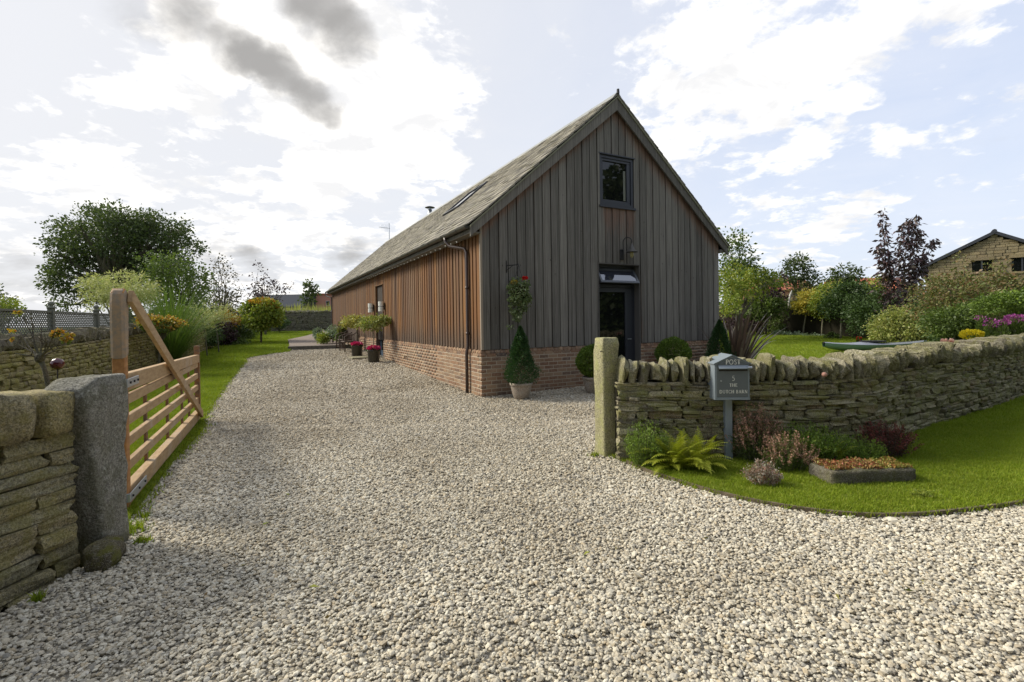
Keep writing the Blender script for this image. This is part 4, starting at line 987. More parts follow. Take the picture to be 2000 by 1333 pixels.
# gable door with open fanlight, deep recess lined in dark boards
dr = MB(); dr.box(DA0, DA0+.02, -.015, .30, -.05, DTOP); dr.box(DA1-.02, DA1, -.015, .30, -.05, DTOP); dr.box(DA0+.02, DA1-.02, -.02, .30, DTOP-.02, DTOP); dr.build('door_lining', plain('weathered_lining', (.10, .095, .085), .8), barn)
door = MB(); y0, y1 = .17, .24; a0, a1 = DA0+.02, DA1-.02; zt = DTOP-.02
door.box(a0, a0+.06, y0, y1, 0, zt); door.box(a1-.06, a1, y0, y1, 0, zt); door.box(a0+.06, a1-.06, y0, y1, zt-.06, zt); door.box(a0+.06, a1-.06, y0, y1, 2.27, 2.34)
door = door.build('door', M['frame'], barn)
lf = MB(); l0, l1 = a0+.07, a1-.07; lf.box(l0, l0+.07, y0-.01, y1-.01, .02, 2.26); lf.box(l1-.22, l1, y0-.01, y1-.01, .02, 2.26); lf.box(l0+.07, l1-.22, y0-.01, y1-.01, 2.16, 2.26); lf.box(l0+.07, l1-.22, y0-.01, y1-.01, .02, .2); lf.build('leaf', M['frame'], door, bevel=.004)
MB().box(l0+.07, l1-.22, .195, .205, .2, 2.16).build('pane', M['glass'], door)
MB().tube([(l1-.08, .15, 1.05), (l1-.08, .12, 1.05), (l1-.19, .12, 1.05)], .01, 6).build('handle', M['steel'], door)
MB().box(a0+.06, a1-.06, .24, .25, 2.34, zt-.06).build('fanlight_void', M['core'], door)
fanM = Matrix.Translation((0, .16, zt-.09)) @ Matrix.Rotation(R(-32), 4, 'X')
fn = MB(); fl_h = .40
fn.box(a0+.03, a0+.08, -.02, .02, -fl_h, 0, fanM); fn.box(a1-.08, a1-.03, -.02, .02, -fl_h, 0, fanM); fn.box(a0+.08, a1-.08, -.02, .02, -.05, 0, fanM); fn.box(a0+.08, a1-.08, -.02, .02, -fl_h, -fl_h+.055, fanM)
fan = fn.build('fanlight', M['framelight'], barn); MB().box(a0+.08, a1-.08, -.005, .005, -fl_h+.055, -.05, fanM).build('pane', glass_mat('sky_reflecting_glass', (.03, .035, .05), .03, 1.0, 2.0), fan)
# side door
sd = MB(); sd.box(-.01, .26, SB0, SB0+.02, 0, STOP); sd.box(-.01, .26, SB1-.02, SB1, 0, STOP); sd.box(-.01, .26, SB0+.02, SB1-.02, STOP-.02, STOP); sd.build('side_door_lining', M['wood_side'], barn)
sd = MB(); sd.box(.12, .19, SB0+.02, SB0+.09, 0, STOP-.02); sd.box(.12, .19, SB1-.09, SB1-.02, 0, STOP-.02); sd.box(.12, .19, SB0+.09, SB1-.09, STOP-.10, STOP-.02); sd.box(.13, .18, SB0+.09, SB0+.22, .2, STOP-.1); sd.box(.13, .18, SB1-.22, SB1-.09, .2, STOP-.1); sd.box(.13, .18, SB0+.22, SB1-.22, .2, .5); sd = sd.build('side_door', M['bluedoor'], barn)
MB().box(.15, .16, SB0+.22, SB1-.22, .5, STOP-.1).build('pane', M['glass'], sd)
MB().tube([(.10, SB0+.15, 1.35), (.05, SB0+.15, 1.35), (.05, SB0+.15, 1.65), (.10, SB0+.15, 1.65)], .012, 6).build('handle', M['steel'], sd)
tap = MB(); tap.tube([(-.02, 5.4, .5), (-.09, 5.4, .5), (-.1, 5.4, .45)], .014, 6); tap.tube([(-.07, 5.37, .54), (-.07, 5.43, .54)], .008, 5); tap.build('outdoor_tap', M['black'], barn)

def in_barn(o): o.location = BP(*o.location); o.rotation_euler.z += TH; return o
# lamp over door
lp = thing('wall_lamp', 'black swan-neck lamp with conical shade above the gable door', 'wall lamp', BP(3.62, .0, 3.0), TH)
MB().box(-.09, .02, -.035, .0, -.10, .14).build('back_plate', M['black'], lp, bevel=.008)
arc = [(-.03, -.03, .1)]+[(-.03, -.06-.0*t, .15+.17*t) for t in (0, .5, 1)]+[(-.03+.075*(1-math.cos(q)), -.07-.11*(1-math.cos(q))*.5, .32+.09*math.sin(q)) for q in np.linspace(.3, math.pi-.1, 8)]+[(.12, -.18, .26)]
MB().tube(arc, .011, 8).build('swan_neck', M['black'], lp, smooth=True)
MB().lathe([(.012, .275), (.022, .26), (.015, .245), (.03, .235), (.05, .17), (.075, .11), (.135, .075), (.14, .066), (.06, .085), (.0, .09)], 24, (.12, -.18, 0)).build('lamp_shade', plain('bronze_shade', (.10, .095, .085), .5, .3), lp, smooth=True)
MB().lathe([(0, -.07), (.028, -.05), (.045, -.01), (.05, .03), (.04, .07)], 16, (.12, -.18, 0)).build('glass_bowl', plain('amber_clear_glass', (.30, .27, .12), .15, 0, .6), lp, smooth=True)
# side lanterns
for k, (b, lab) in enumerate([(8.22, 'cream box wall lantern on the near side of the blue side door'), (9.98, 'cream box wall lantern on the far side of the blue side door')]):
    ln = thing('wall_lantern', lab, 'wall lamp', BP(-.02, b, 2.1), TH, 'cream lanterns beside the side door')
    MB().box(-.02, .0, -.06, .06, -.12, .12).build('back_plate', M['black'], ln)
    MB().tube([(-.10, 0, -.18), (-.10, 0, -.03)], .095, 14).build('lower_shade', M['cream'], ln); MB().tube([(-.10, 0, .0), (-.10, 0, .16)], .095, 14).build('upper_shade', M['cream'], ln); MB().tube([(-.10, 0, -.03), (-.10, 0, .0)], .07, 14).build('band', M['steel'], ln)
# fairy lights
fy = thing('string_lights', 'string of small white bulbs hung along under the side gutter', 'string lights', BP(0, 0, 0), TH); wire = []
for k in range(56):
    b = .5+k*.17; z = EZ-.20-.025*(k % 2)-.01*math.sin(k*1.1); wire.append((-OV+.01, b, z))
MB().tube(wire, .004, 4).build('wire', M['pipe'], fy)
bu = None
for k in range(1, 56, 2):
    if bu is None: o = MB().lathe([(0, -.028), (.010, -.02), (.012, -.008), (.006, .006), (0, .008)], 8).build('bulb', M['white'], fy); bu = o.data
    else: o = bpy.data.objects.new('bulb', bu); COL.objects.link(o); o.parent = fy
    o.location = wire[k]
# aerial
ae = thing('tv_aerial', 'thin television aerial standing on the far end of the barn ridge', 'aerial', BP(MID, 21.5, 6.7), 0)
MB().tube([(0, 0, -.3), (0, 0, 1.0)], .022, 6).build('mast', M['steel'], ae); MB().tube([(.05, 0, .68), (-.62, -.05, .76)], .014, 5).build('boom', M['steel'], ae)
for k in range(7): x = -.1-.075*k; o = MB().tube([(x, -.1, .45), (x, .1, .98)], .007, 4).build('element', M['steel'], ae)

# ================================================================== GATE
def gate():
    P0 = Vector((-3.19, 3.95, 0)); P1 = Vector((-5.0, 7.72, .0)); d = (P1-P0); L = d.length; ang = math.atan2(d.y, d.x)
    t = thing('field_gate', 'open five-bar oak field gate with tall curved hinge post and diagonal brace', 'gate', P0, ang)
    # local x along the gate, y to the left (away from the drive), z up
    drop = .0
    hs = MB(); tk = .042; prof = [(-.035, .02), (.060, .02), (.062, 1.02), (.058, 1.28), (.066, 1.42), (.082, 1.60), (.090, 1.72), (.072, 1.80), (.025, 1.835), (-.025, 1.80), (-.045, 1.70), (-.048, 1.50), (-.042, 1.33), (-.035, 1.24)]
    hs.prism(prof, 'y', -tk, tk); h = hs.build('heel_post', M['gateorange'], t, bevel=.006)
    hd = MB(); hd.prism([(p[0]*1.05+(-.006 if p[0] < 0 else .006), p[1]+.004) for p in prof[3:]], 'y', -.049, .049); hd.build('weathered_head', M['gatehead'], h, bevel=.02)
    for k, z in enumerate((.92, .745, .565, .37)): MB().box(-.042, -.034, -.014, .014, z-.05, z+.04).build('tenon', M['gatedark'], h)
    def rail(z0, z1, zz0=None, zz1=None, y=(-.03, .03), mat='gate', name='rail', x0=.07, x1=L-.03):
        zz0 = z0 if zz0 is None else zz0; zz1 = z1 if zz1 is None else zz1; m = MB(); vs = []
        for x, a, b in ((x0, z0, z1), (x1, zz0, zz1)):
            for yy in y:
                for z in (a, b): vs.append((x, yy, z))
        m.add(vs, [(0, 2, 3, 1), (4, 5, 7, 6), (0, 1, 5, 4), (2, 6, 7, 3), (0, 4, 6, 2), (1, 3, 7, 5)]); return m.build(name, M[mat], t, bevel=.004)
    rail(.985, 1.13, .94, 1.06, y=(-.035, .035), mat='gate'); 
    for z in (.865, .69, .51, .31): rail(z, z+.08, z-.0, z+.08, y=(-.018, .028), mat='gate')
    rail(.05, .19, .06, .19, y=(-.038, .038), mat='gate')
    MB().box(L-.09, L-.01, -.035, .035, .08, 1.20).build('end_post', M['gatedark'], t, bevel=.005)
    for x in (L*.24, L*.49, L*.72, L*.86): MB().box(x-.03, x+.03, .03, .052, .10, .99).build('upright', M['gatedark'], t)
    # brace from the head of the post down to the far foot, on the drive side
    def bar(x0, z0, x1, z1, w, y0, y1, mat, name):
        dx, dz = x1-x0, z1-z0; l = math.hypot(dx, dz); nx, nz = -dz/l*w/2, dx/l*w/2
        MB().prism([(x0-nx, z0-nz), (x1-nx, z1-nz), (x1+nx, z1+nz), (x0+nx, z0+nz)], 'y', y0, y1).build(name, M[mat], t, bevel=.004)
    bar(.03, 1.77, L-.22, .14, .105, -.092, -.054, 'gatepale' if 0 else 'gate', 'brace')
    def band(z, x1, name='hinge_strap'):
        m = MB(); m.box(-.045, x1, -.062, -.054, z-.035, z+.035); m.box(-.045, x1*.8, .054, .062, z-.035, z+.035); m.box(-.053, -.045, -.062, .062, z-.035, z+.035); m.tube([(-.08, -.02, z-.045), (-.08, -.02, z+.05)], .022, 8)
        o = m.build(name, M['steel'], t, bevel=.002)
        for x in (.02, x1*.45, x1*.85): MB().tube([(x, -.062, z), (x, -.072, z)], .010, 8).build('bolt', M['black'], o)
    band(1.06, .30); band(.13, .5)
gate()

# ================================================================== LETTERBOX
def letters(text, h, parent, name, origin, spacing=1.0):
    """serif capitals built from thin strokes in the x-z plane"""
    T, t = .20, .10   # thick and thin strokes as a share of height
    def arc(cx, cz, rx, rz, a0, a1, n=14): return [(cx+rx*math.cos(R(a0+(a1-a0)*i/n)), cz+rz*math.sin(R(a0+(a1-a0)*i/n))) for i in range(n+1)]
    def ser(x, z, w=.26): return ([(x-w/2, z), (x+w/2, z)], .05)
    GL = {
     'P': (.62, [([(.14, 0), (.14, 1)], T), ([(.14, .96)]+arc(.30, .73, .24, .23, 90, -90)+[(.14, .5)], t*1.3), ser(.14, .02), ser(.1, .98, .16)]),
     'O': (.86, [(arc(.42, .5, .36, .47, 0, 360, 24), .12)]),
     'S': (.58, [([(.47, .78)]+arc(.28, .74, .18, .22, 30, 200)+arc(.28, .27, .20, .24, 60, -150), .11)]),
     'T': (.70, [([(.34, 0), (.34, .97)], T), ([(.04, .96), (.64, .96)], t), ([(.04, .96), (.03, .80)], .05), ([(.64, .96), (.65, .80)], .05), ser(.34, .02)]),
     'H': (.86, [([(.15, 0), (.15, 1)], T), ([(.68, 0), (.68, 1)], T), ([(.15, .52), (.68, .52)], t), ser(.15, .02), ser(.68, .02), ser(.15, .98), ser(.68, .98)]),
     'E': (.66, [([(.14, 0), (.14, 1)], T), ([(.1, .96), (.56, .96)], t), ([(.14, .52), (.46, .52)], t), ([(.1, .04), (.58, .04)], t), ([(.56, .96), (.56, .82)], .05), ([(.58, .04), (.58, .2)], .05)]),
     'D': (.84, [([(.14, 0), (.14, 1)], T), ([(.08, .97), (.30, .97)]+arc(.33, .5, .40, .47, 80, -80)+[(.08, .03)], t*1.4)]),
     'U': (.84, [([(.14, .98), (.14, .35)]+arc(.40, .33, .26, .30, 180, 360)+[(.66, .98)], .10), ser(.14, .98), ser(.66, .98, .2)]),
     'C': (.74, [([(.64, .80)]+arc(.40, .5, .33, .47, 40, 320)+[(.64, .2)], .11), ([(.64, .95), (.64, .72)], .05)]),
     'B': (.66, [([(.14, 0), (.14, 1)], T), ([(.08, .97)]+arc(.30, .745, .20, .225, 90, -90)+[(.14, .52)], t*1.3), ([(.14, .52)]+arc(.32, .275, .23, .245, 90, -90)+[(.08, .03)], t*1.3)]),
     'A': (.80, [([(.12, .02), (.39, 1)], t), ([(.39, 1), (.67, .02)], T*.9), ([(.22, .36), (.56, .36)], t), ser(.12, .02, .22), ser(.67, .02, .24)]),
     'R': (.76, [([(.14, 0), (.14, 1)], T), ([(.08, .97)]+arc(.30, .75, .22, .22, 90, -90)+[(.14, .53)], t*1.3), ([(.34, .53), (.66, .02)], T*.9), ser(.14, .02), ser(.68, .02, .16)]),
     'N': (.88, [([(.15, 0), (.15, 1)], t), ([(.12, 1), (.70, .02)], T*.9), ([(.70, 0), (.70, 1)], t), ser(.15, .02), ser(.70, .98), ser(.1, .98, .14)]),
     '5': (.60, [([(.48, .96), (.18, .96), (.14, .58)], .09), ([(.14, .56)]+arc(.27, .33, .23, .29, 110, -140), .11)]),
     ' ': (.42, [])}
    tw = sum(GL[c][0]*spacing for c in text); x = -tw/2*h; mb = MB()
    for c in text:
        wd, st_ = GL[c]
        for pts, th in st_:
            P = [Vector((x+p[0]*h, p[1]*h)) for p in pts]; n = len(P); th *= h; vs = []
            for i, p in enumerate(P):
                d = (P[min(n-1, i+1)]-P[max(0, i-1)]).normalized(); q = Vector((-d.y, d.x))*th/2
                for s_ in (-1, 1): vs.append((p.x+q.x*s_, -.0012, p.y+q.y*s_))
                for s_ in (-1, 1): vs.append((p.x+q.x*s_, .0, p.y+q.y*s_))
            fs = []
            for i in range(n-1): a = 4*i; fs += [(a, a+1, a+5, a+4), (a+2, a+6, a+7, a+3), (a, a+4, a+6, a+2), (a+1, a+3, a+7, a+5)]
            mb.add(vs, fs)
        x += wd*spacing*h
    o = mb.build(name, M['letter'], parent, loc=origin); return o
def letterbox():
    c = W(1428, 900, 5.09); X = 2.255
    t = thing('letterbox', 'grey metal letterbox on a square pole reading POST 5 THE DUTCH BARN', 'letterbox', (X, 5.0, 0), R(-3))
    w, dp = .352, .29; z0 = .672; z1 = z0+.375; za = z1+.082
    MB().box(-.036, .036, .09, .16, -.1, z0).build('pole', M['box'], t, bevel=.004)
    b = MB(); b.prism([(-w/2, z0), (w/2, z0), (w/2, z1), (0, za), (-w/2, z1)], 'y', .0, dp); body = b.build('body', M['box'], t, bevel=.003)
    rl = MB()
    for s in (-1, 1): rl.prism([(s*(w/2+.012), z1-.006), (s*(w/2+.012), z1+.004), (0, za+.012), (0, za+.002)], 'y', -.015, dp+.005)
    rl.build('box_roof', M['box'], t)
    d = MB(); i = .018; d.prism([(-w/2+i, z0+.035), (w/2-i, z0+.035), (w/2-i, z1-.01), (0, za-.022), (-w/2+i, z1-.01)], 'y', -.006, .001); dr_ = d.build('door_panel', M['boxface'], t, bevel=.002)
    MB().box(-w/2+.0, w/2, -.008, -.001, z0+.004, z0+.03).build('bottom_rail', M['box'], t)
    fl = MB(); fl.prism([(-.012, z1-.015), (-.04, z1-.045), (-.037, z1-.052), (-.0065, z1-.025)], 'x', -w/2+.035, w/2-.02)
    f = fl.build('slot_flap', M['box'], t); MB().box(-w/2+.04, w/2-.025, -.0085, -.0065, z1-.075, z1-.03).build('slot', M['black'], f)
    MB().tube([(w/2-.03, -.025, z1-.04), (w/2+.012, -.025, z1-.04)], .016, 10).build('hinge', M['steel'], t)
    o = MB().tube([(-w/2+.062, -.006, z0+.20), (-w/2+.062, -.012, z0+.20)], .009, 12).build('lock', M['steel'], t)
    for tx, h, z in (('POST', .050, z1-.006), ('5', .052, z0+.200), ('THE', .033, z0+.140), ('DUTCH BARN', .034, z0+.072)):
        letters(tx, h, t, 'lettering', (0.012, -.0075, z), 1.12)
letterbox()

# ================================================================== TROUGH, KAYAK, POTS
def trough():
    P = Vector((2.80, 4.28, 0)); ang = math.atan2(.05, .81)
    t = thing('stone_trough', 'shallow dark stone trough planted with red and green sedum on the front lawn', 'planter', (P.x, P.y, .0), ang)
    o = rough_block('trough_body', None, None, (.41, .16, .0), (.82, .32, .152), M['trough'], cuts=16, amp=.013, seed=3, round_=.10, parent=t)
    n = 4200; Pp = np.stack([rng.uniform(.03, .79, n), rng.uniform(.03, .29, n), .158+rng.normal(size=n)*.008], 1); Pp[:, 2] += .012*np.sin(Pp[:, 0]*19)*np.cos(Pp[:, 1]*23)
    T = rng.normal(size=(n, 3)); T[:, 2] = abs(T[:, 2])+.6
    m = Pp[:, 0] < .52; leaf_obj('sedum', Pp[m], T[m], .020, .8, LM['sedum'], t); leaf_obj('green_sedum', Pp[~m], T[~m], .019, .8, leafmat('olive_sedum', [(.22, .24, .04), (.30, .28, .07), (.28, .10, .04), (.20, .20, .05)], .2), t)
trough()
def kayak():
    c0 = G(1610, 692); c0 = Vector((10.75, 16.8, g(16.8))); t = thing('kayak', 'pale green kayak with grey deck lying on the garden lawn behind the wall', 'kayak', c0, R(2))
    L = 3.6; n = 20; hull = MB(); deck = MB(); hv = []; m = 9
    for i in range(n+1):
        s = i/n; wd = .36*(math.sin(math.pi*min(1, max(0, s*.96+.02)))**.55); keel = .05+.16*abs(2*s-1)**4; sheer = .27+.09*abs(2*s-1)**2.2
        for k in range(m):
            q = math.pi*k/(m-1); hv.append((s*L, -wd*math.cos(q), sheer-(sheer-keel)*math.sin(q)**.7))
    hull.add(hv, [(i*m+k, i*m+k+1, (i+1)*m+k+1, (i+1)*m+k) for i in range(n) for k in range(m-1)]); hull.build('hull', M['kayak'], t, smooth=True)
    dv_ = []
    for i in range(n+1):
        s = i/n; wd = .362*(math.sin(math.pi*min(1, max(0, s*.96+.02)))**.55); sheer = .27+.09*abs(2*s-1)**2.2
        for k in range(5):
            q = -1+k/2; hump = .07*math.exp(-((s-.42)/.16)**2)+.03
            dv_.append((s*L, wd*q, sheer+hump*(1-q*q)))
    deck.add(dv_, [(i*5+k, i*5+k+1, (i+1)*5+k+1, (i+1)*5+k) for i in range(n) for k in range(4)]); deck.build('deck', M['kayaktop'], t, smooth=True)
    MB().lathe([(.0, .0), (.28, .0), (.30, .03), (.27, .04), (.2, .02)], 20).build('cockpit_rim', M['black'], t, loc=(1.75, 0, .36)).scale = (1.5, .8, 1)
    MB().box(.0, .1, -.03, .03, .34, .39).build('grab_handle', M['black'], t)
kayak()
def pot(t, prof, mat, name='pot'): 
    o = MB().lathe(prof, 28).build(name, mat, t, smooth=True); return o
potprof = [(0, 0), (.13, 0), (.15, .02), (.185, .12), (.215, .25), (.222, .29), (.238, .30), (.24, .345), (.21, .345), (.20, .30), (0, .29)]
def cone_plant(P, lab, hh, r, potted=True, seed=0, kx=1):
    t = thing('conifer', lab, 'potted tree' if potted else 'shrub', P); z0 = .0
    if potted:
        pr = [(a*.93, b*.92) for a, b in potprof]; pot(t, pr, M['pot']); z0 = .30; MB().tube([(0, 0, .28), (0, 0, .5)], .03, 6).build('stem', M['bark'], t)
    n = 16000; s = rng.random(n)**.8; th = rng.uniform(0, 6.28, n); H = hh
    rad = r*np.interp(s, [0, .10, .25, .36, .50, .8, 1], [.72, .98, 1.0, .78, .62, .34, .03])*(1+.10*np.sin(th*3+s*9)+.10*np.sin(th*5-s*23+1)+.09*np.sin(th*11+s*47)+.05*rng.normal(size=n))
    q = rng.random(n)**.25; P3 = np.stack([np.cos(th)*rad*q, np.sin(th)*rad*q, z0+s*H], 1); T = np.stack([np.cos(th), np.sin(th), .8+0*th], 1)+rng.normal(size=(n, 3))*.5
    leaf_obj('foliage', P3, T, .030, .45, LM['conifer'], t); return t
cp = W(1013, 778, 9.5)
cone_plant((.16, 9.46, 0), 'dark conical conifer with bushy base in a terracotta pot left of the door', 1.12, .33)
cone_plant(tuple(BP(5.95, -.75, .1)), 'dark conical conifer against the right end of the gable behind the letterbox', 1.38, .42, False)
def ball(P, lab, r, zc, potted):
    t = thing('box_ball', lab, 'topiary', P)
    if potted: pot(t, potprof, M['pot']); MB().tube([(0, 0, .28), (0, 0, zc)], .03, 6).build('stem', M['bark'], t)
    n = 15000; d = rng.normal(size=(n, 3)); d /= np.linalg.norm(d, axis=1)[:, None]; q = (.80+.20*rng.random(n))*r*(1+.05*np.sin(d[:, 0]*7+1)*np.cos(d[:, 2]*6)+.035*np.sin(d[:, 1]*15)*np.sin(d[:, 2]*17+d[:, 0]*9)+.02*rng.normal(size=n)); P3 = d*q[:, None]; P3[:, 2] = P3[:, 2]*.95+zc
    leaf_obj('foliage', P3, d+rng.normal(size=(n, 3))*.7, .030, .6, LM['box'], t); return t
ball((1.66, 9.98, .01), 'clipped box ball in a pale pot half hidden by the right gatepost', .36, .66, True)
ball(tuple(BP(4.62, -.55, .05)), 'large round clipped box ball between the barn door and the dark cone', .40, .66, False)

# hanging basket
hb = thing('hanging_basket', 'trailing green hanging basket with one red geranium on the gable', 'hanging basket', BP(.70, -.28, 1.95), TH)
br = MB(); br.box(-.13, -.115, .27, .285, .55, .80); br.tube([(-.12, .27, .70), (-.02, .0, .69), (0.0, -.02, .71)], .010, 6); br.tube([(-.12, .27, .60), (-.06, .1, .69)], .007, 5); br.build('bracket', M['black'], hb)
ch = MB()
for k in range(3): ch.tube([(0, -.02, .69), (.13*math.cos(k*2.1), .13*math.sin(k*2.1), .28)], .004, 4)
ch.build('chain', M['black'], hb)
MB().lathe([(0, -.02), (.08, 0), (.14, .08), (.16, .2)], 14, (0, 0, .05)).build('basket', M['soil'], hb)
P1, T1, _ = clustered([(0, 0, .26, .19, .18, .15), (-.02, -.05, .05, .20, .16, .22), (-.10, -.06, -.22, .10, .1, .22), (.06, -.04, -.12, .12, .1, .16), (.16, 0, .02, .10, .12, .10), (-.17, 0, -.42, .03, .05, .16), (-.06, -.05, -.45, .03, .05, .12)], 110, 26, .09)
T1[:, 2] -= .06; leaf_obj('foliage', P1, T1, .042, .75, leafmat('ivy_pelargonium_leaves', [(.07, .11, .03), (.11, .15, .05), (.20, .23, .12), (.05, .08, .02)], .3), hb)
P1, d1 = blobpts([(.12, -.06, .42, .055, .05, .04), (.2, -.02, .30, .02, .02, .02)], 110, .5); leaf_obj('red_flower', P1, d1, .035, .9, LM['red'], hb)
P1, d1 = blobpts([(-.12, -.06, .33, .07, .06, .05)], 110, .5); leaf_obj('faded_flower', P1, d1, .03, .6, LM['autumn'], hb)

# two pots by the side door with standard variegated trees
for (u, v, lab) in ((700, 697, 'dark round pot with pink flowers and yellow variegated standard, nearer the rattan chairs'), (733, 708, 'dark round pot with magenta flowers and cream variegated standard, nearer the brick plinth')):
    p = G(u, v); p = p+Vector((-.05, 0, 0)); t = thing('potted_standard', lab, 'potted plant', p, 0, 'potted standards by the side door')
    pot(t, [(0, 0), (.15, 0), (.18, .05), (.20, .36), (.215, .37), (.215, .41), (.19, .41), (.18, .36), (0, .35)], M['potdark'])
    MB().tube([(0, 0, .3), (.01, 0, .8), (0, .01, 1.15)], .016, 6).build('stem', M['palebark'], t)
    q, d_ = blobpts([(0, 0, .46, .22, .22, .09)], 420, .5); leaf_obj('petals', q, d_+[0, 0, .6], .05, .9, LM['pink'], t)
    q, d_ = blobpts([(0, 0, .40, .23, .23, .06)], 300, .5); leaf_obj('leaves', q, d_, .05, .8, LM['dark'], t)
    q, T_, _ = clustered([(0, 0, 1.28, .46, .36, .20), (.25, 0, 1.35, .3, .3, .18), (-.25, 0, 1.3, .3, .3, .22)], 90, 22, .14); leaf_obj('crown', q, T_, .075, .5, LM['varieg'] if u == 733 else leafmat('gold_variegated', [(.42, .38, .08), (.30, .30, .06), (.5, .45, .16), (.16, .2, .05)], .35), t)
# paving slab at the side door
ps = MB().box(-.55, .25, -.5, .3, 0, .05).build('paving_slab', M['cope'], None, bevel=.01, loc=tuple(BP(-.5, 9.1, g(17.4)+.0)), rz=TH); props(ps, 'square stone slab set in the gravel at the side door', 'paving slab')
# rattan chairs
def chair(P, rz, lab):
    t = thing('rattan_chair', lab, 'chair', P, rz, 'rattan armchairs by the side wall')
    MB().box(-.27, .27, -.25, .27, .36, .42).build('seat', M['rattan'], t, bevel=.015)
    b = MB(); b.box(-.26, .26, .24, .275, .42, .93); o = b.build('backrest', M['rattan'], t, bevel=.012)
    fr = MB(); fr.tube([(-.28, -.26, 0), (-.29, -.27, .6), (-.29, -.15, .66), (-.28, .1, .68), (-.26, .27, .80), (-.22, .30, .93), (0, .32, .98), (.22, .30, .93), (.26, .27, .80), (.28, .1, .68), (.29, -.15, .66), (.29, -.27, .6), (.28, -.26, 0)], .022, 7); fr.build('arm_frame', M['rattan'], t, smooth=True)
    for sx in (-1, 1): MB().tube([(sx*.25, .27, 0), (sx*.26, .28, .85)], .02, 6).build('leg', M['rattan'], t)
    sp = MB()
    for k in range(7):
        for sx in (-1, 1): y = -.2+k*.07; sp.tube([(sx*.27, y, .40), (sx*.285, y, .66)], .008, 4)
    for k in range(9): sp.tube([(-.25+k*.0625, -.26, .08), (-.25+k*.0625, -.26, .38)], .007, 4)
    sp.tube([(-.28, -.26, .12), (.28, -.26, .12)], .012, 5); sp.build('weave', M['rattan'], t)
chair(BP(-.62, 12.0, g(BP(0, 12.0).y)), TH-R(78), 'brown rattan armchair nearer the camera beside the side wall')
chair(BP(-.55, 13.3, g(BP(0, 13.3).y)), TH-R(70), 'brown rattan armchair farther away, next to the end flower bed')

# ================================================================== FRONT BED PLANTS
def fern(P, lab, n, L, w, seed):
    r = random.Random(seed); t = thing('fern', lab, 'fern', P)
    for k in range(n):
        az = r.uniform(0, 6.28) if k > n*.2 else r.uniform(3.3, 6.1); el = R(r.uniform(28, 76)); ln = L*r.uniform(.7, 1.15); d = Vector((math.cos(az)*math.cos(el), math.sin(az)*math.cos(el), math.sin(el)))
        p = Vector((r.uniform(-1, 1)*L*.42, r.uniform(-.07, .07), 0)); seg = 22; V = []; F = []
        for i in range(seg+1):
            s = i/seg; side = d.cross(Vector((0, 0, 1))).normalized(); up = side.cross(d).normalized()
            if i: V += [prev-side*.0025, prev+side*.0025, p+side*.0025, p-side*.0025]; b = len(V); F.append((b-4, b-3, b-2, b-1))
            prev = p.copy()
            if s > .12:
                wl = w*math.sin(math.pi*(s*.86+.14))**.8*(1.05-.35*s)
                for sg in (-1, 1):
                    q = (side*sg*.92+d*.42+up*.12).normalized()*wl; hw = d*ln/seg*.27; b = len(V); dz = Vector((0, 0, -wl*.22))
                    V += [p-hw, p+hw, p+q*.65+hw*.7, p+q*.65-hw*.7, p+q+dz]; F += [(b, b+1, b+2, b+3), (b+3, b+2, b+4, b+4)]
            p = p+d*(ln/seg); d = (d+Vector((0, 0, -.085*s-.02))+Vector((r.uniform(-.01, .01), r.uniform(-.01, .01), 0))).normalized()
        me = bpy.data.meshes.new('frond'); F = [f if len(set(f)) == 4 else f[:3] for f in F]; me.from_pydata([tuple(v) for v in V], [], F); me.materials.append(LM['fern']); link('frond', me, t)
fern((1.72, 4.88, .02), 'large bright yellow-green fern spreading left of the letterbox pole', 76, .45, .085, 5)
fern((3.22, 4.95, .02), 'small green fern beside the dark red heather under the wall', 11, .34, .07, 8)
def heather(P, lab, rx, ry, h, n, body, tip, seed, upright=.5, leaf=.016, name='heather', cat='heather', tips=.5, per=34):
    t = thing(name, lab, cat, P); a = rng.uniform(0, 6.28, n); q = np.sqrt(rng.random(n)); A = np.stack([np.cos(a)*q*rx*.55, np.sin(a)*q*ry*.55, np.zeros(n)], 1)
    hh = h*(1-.45*q**2)*rng.uniform(.75, 1.2, n); Bt = np.stack([np.cos(a)*q*rx+rng.normal(size=n)*.02, np.sin(a)*q*ry+rng.normal(size=n)*.02, hh], 1)
    spray('foliage', A, Bt, per, leaf, .35, body, t, jit=.010)
    if tip is not None:
        m = rng.random(n) < tips; C = A[m]+(Bt[m]-A[m])*.55; spray('flower_spikes', C, Bt[m]+(Bt[m]-A[m])*.12, per, leaf*.9, .6, tip, t, jit=.007)
    mb = MB()
    for k in range(0, n, 4): mb.tube([A[k], Bt[k]], [.003, .0015], 3, cap=False)
    mb.build('stems', M['bark'], t)
    return t
heather((1.36, 4.98, .02), 'upright bright green heather clump beside the right gatepost', .24, .2, .42, 240, LM['heath'], None, 1, leaf=.02)
heather((1.98, 5.06, .02), 'tall bare brown heather stems rising between fern and letterbox pole', .16, .08, .62, 40, LM['heathdark'], None, 2, per=14)
heather((2.52, 5.06, .02), 'tall heather with faded pink-brown flower spikes right of the letterbox pole', .30, .16, .48, 230, LM['mid'], LM['heathflower'], 3, tips=.7)
heather((2.22, 4.34, .02), 'small red and silver-white heather in the lawn at the foot of the pole', .15, .12, .19, 110, LM['heathwhite'], LM['heathwhite'], 4, leaf=.014)
heather((2.66, 4.74, .02), 'low heather with pale brown flower spikes in front of green heather', .26, .17, .32, 200, LM['mid'], LM['heathflower'], 5, tips=.5)
heather((3.0, 4.98, .02), 'broad mound of fresh green heather under the wall right of the pole', .46, .22, .38, 420, LM['heath'], None, 6, leaf=.022)
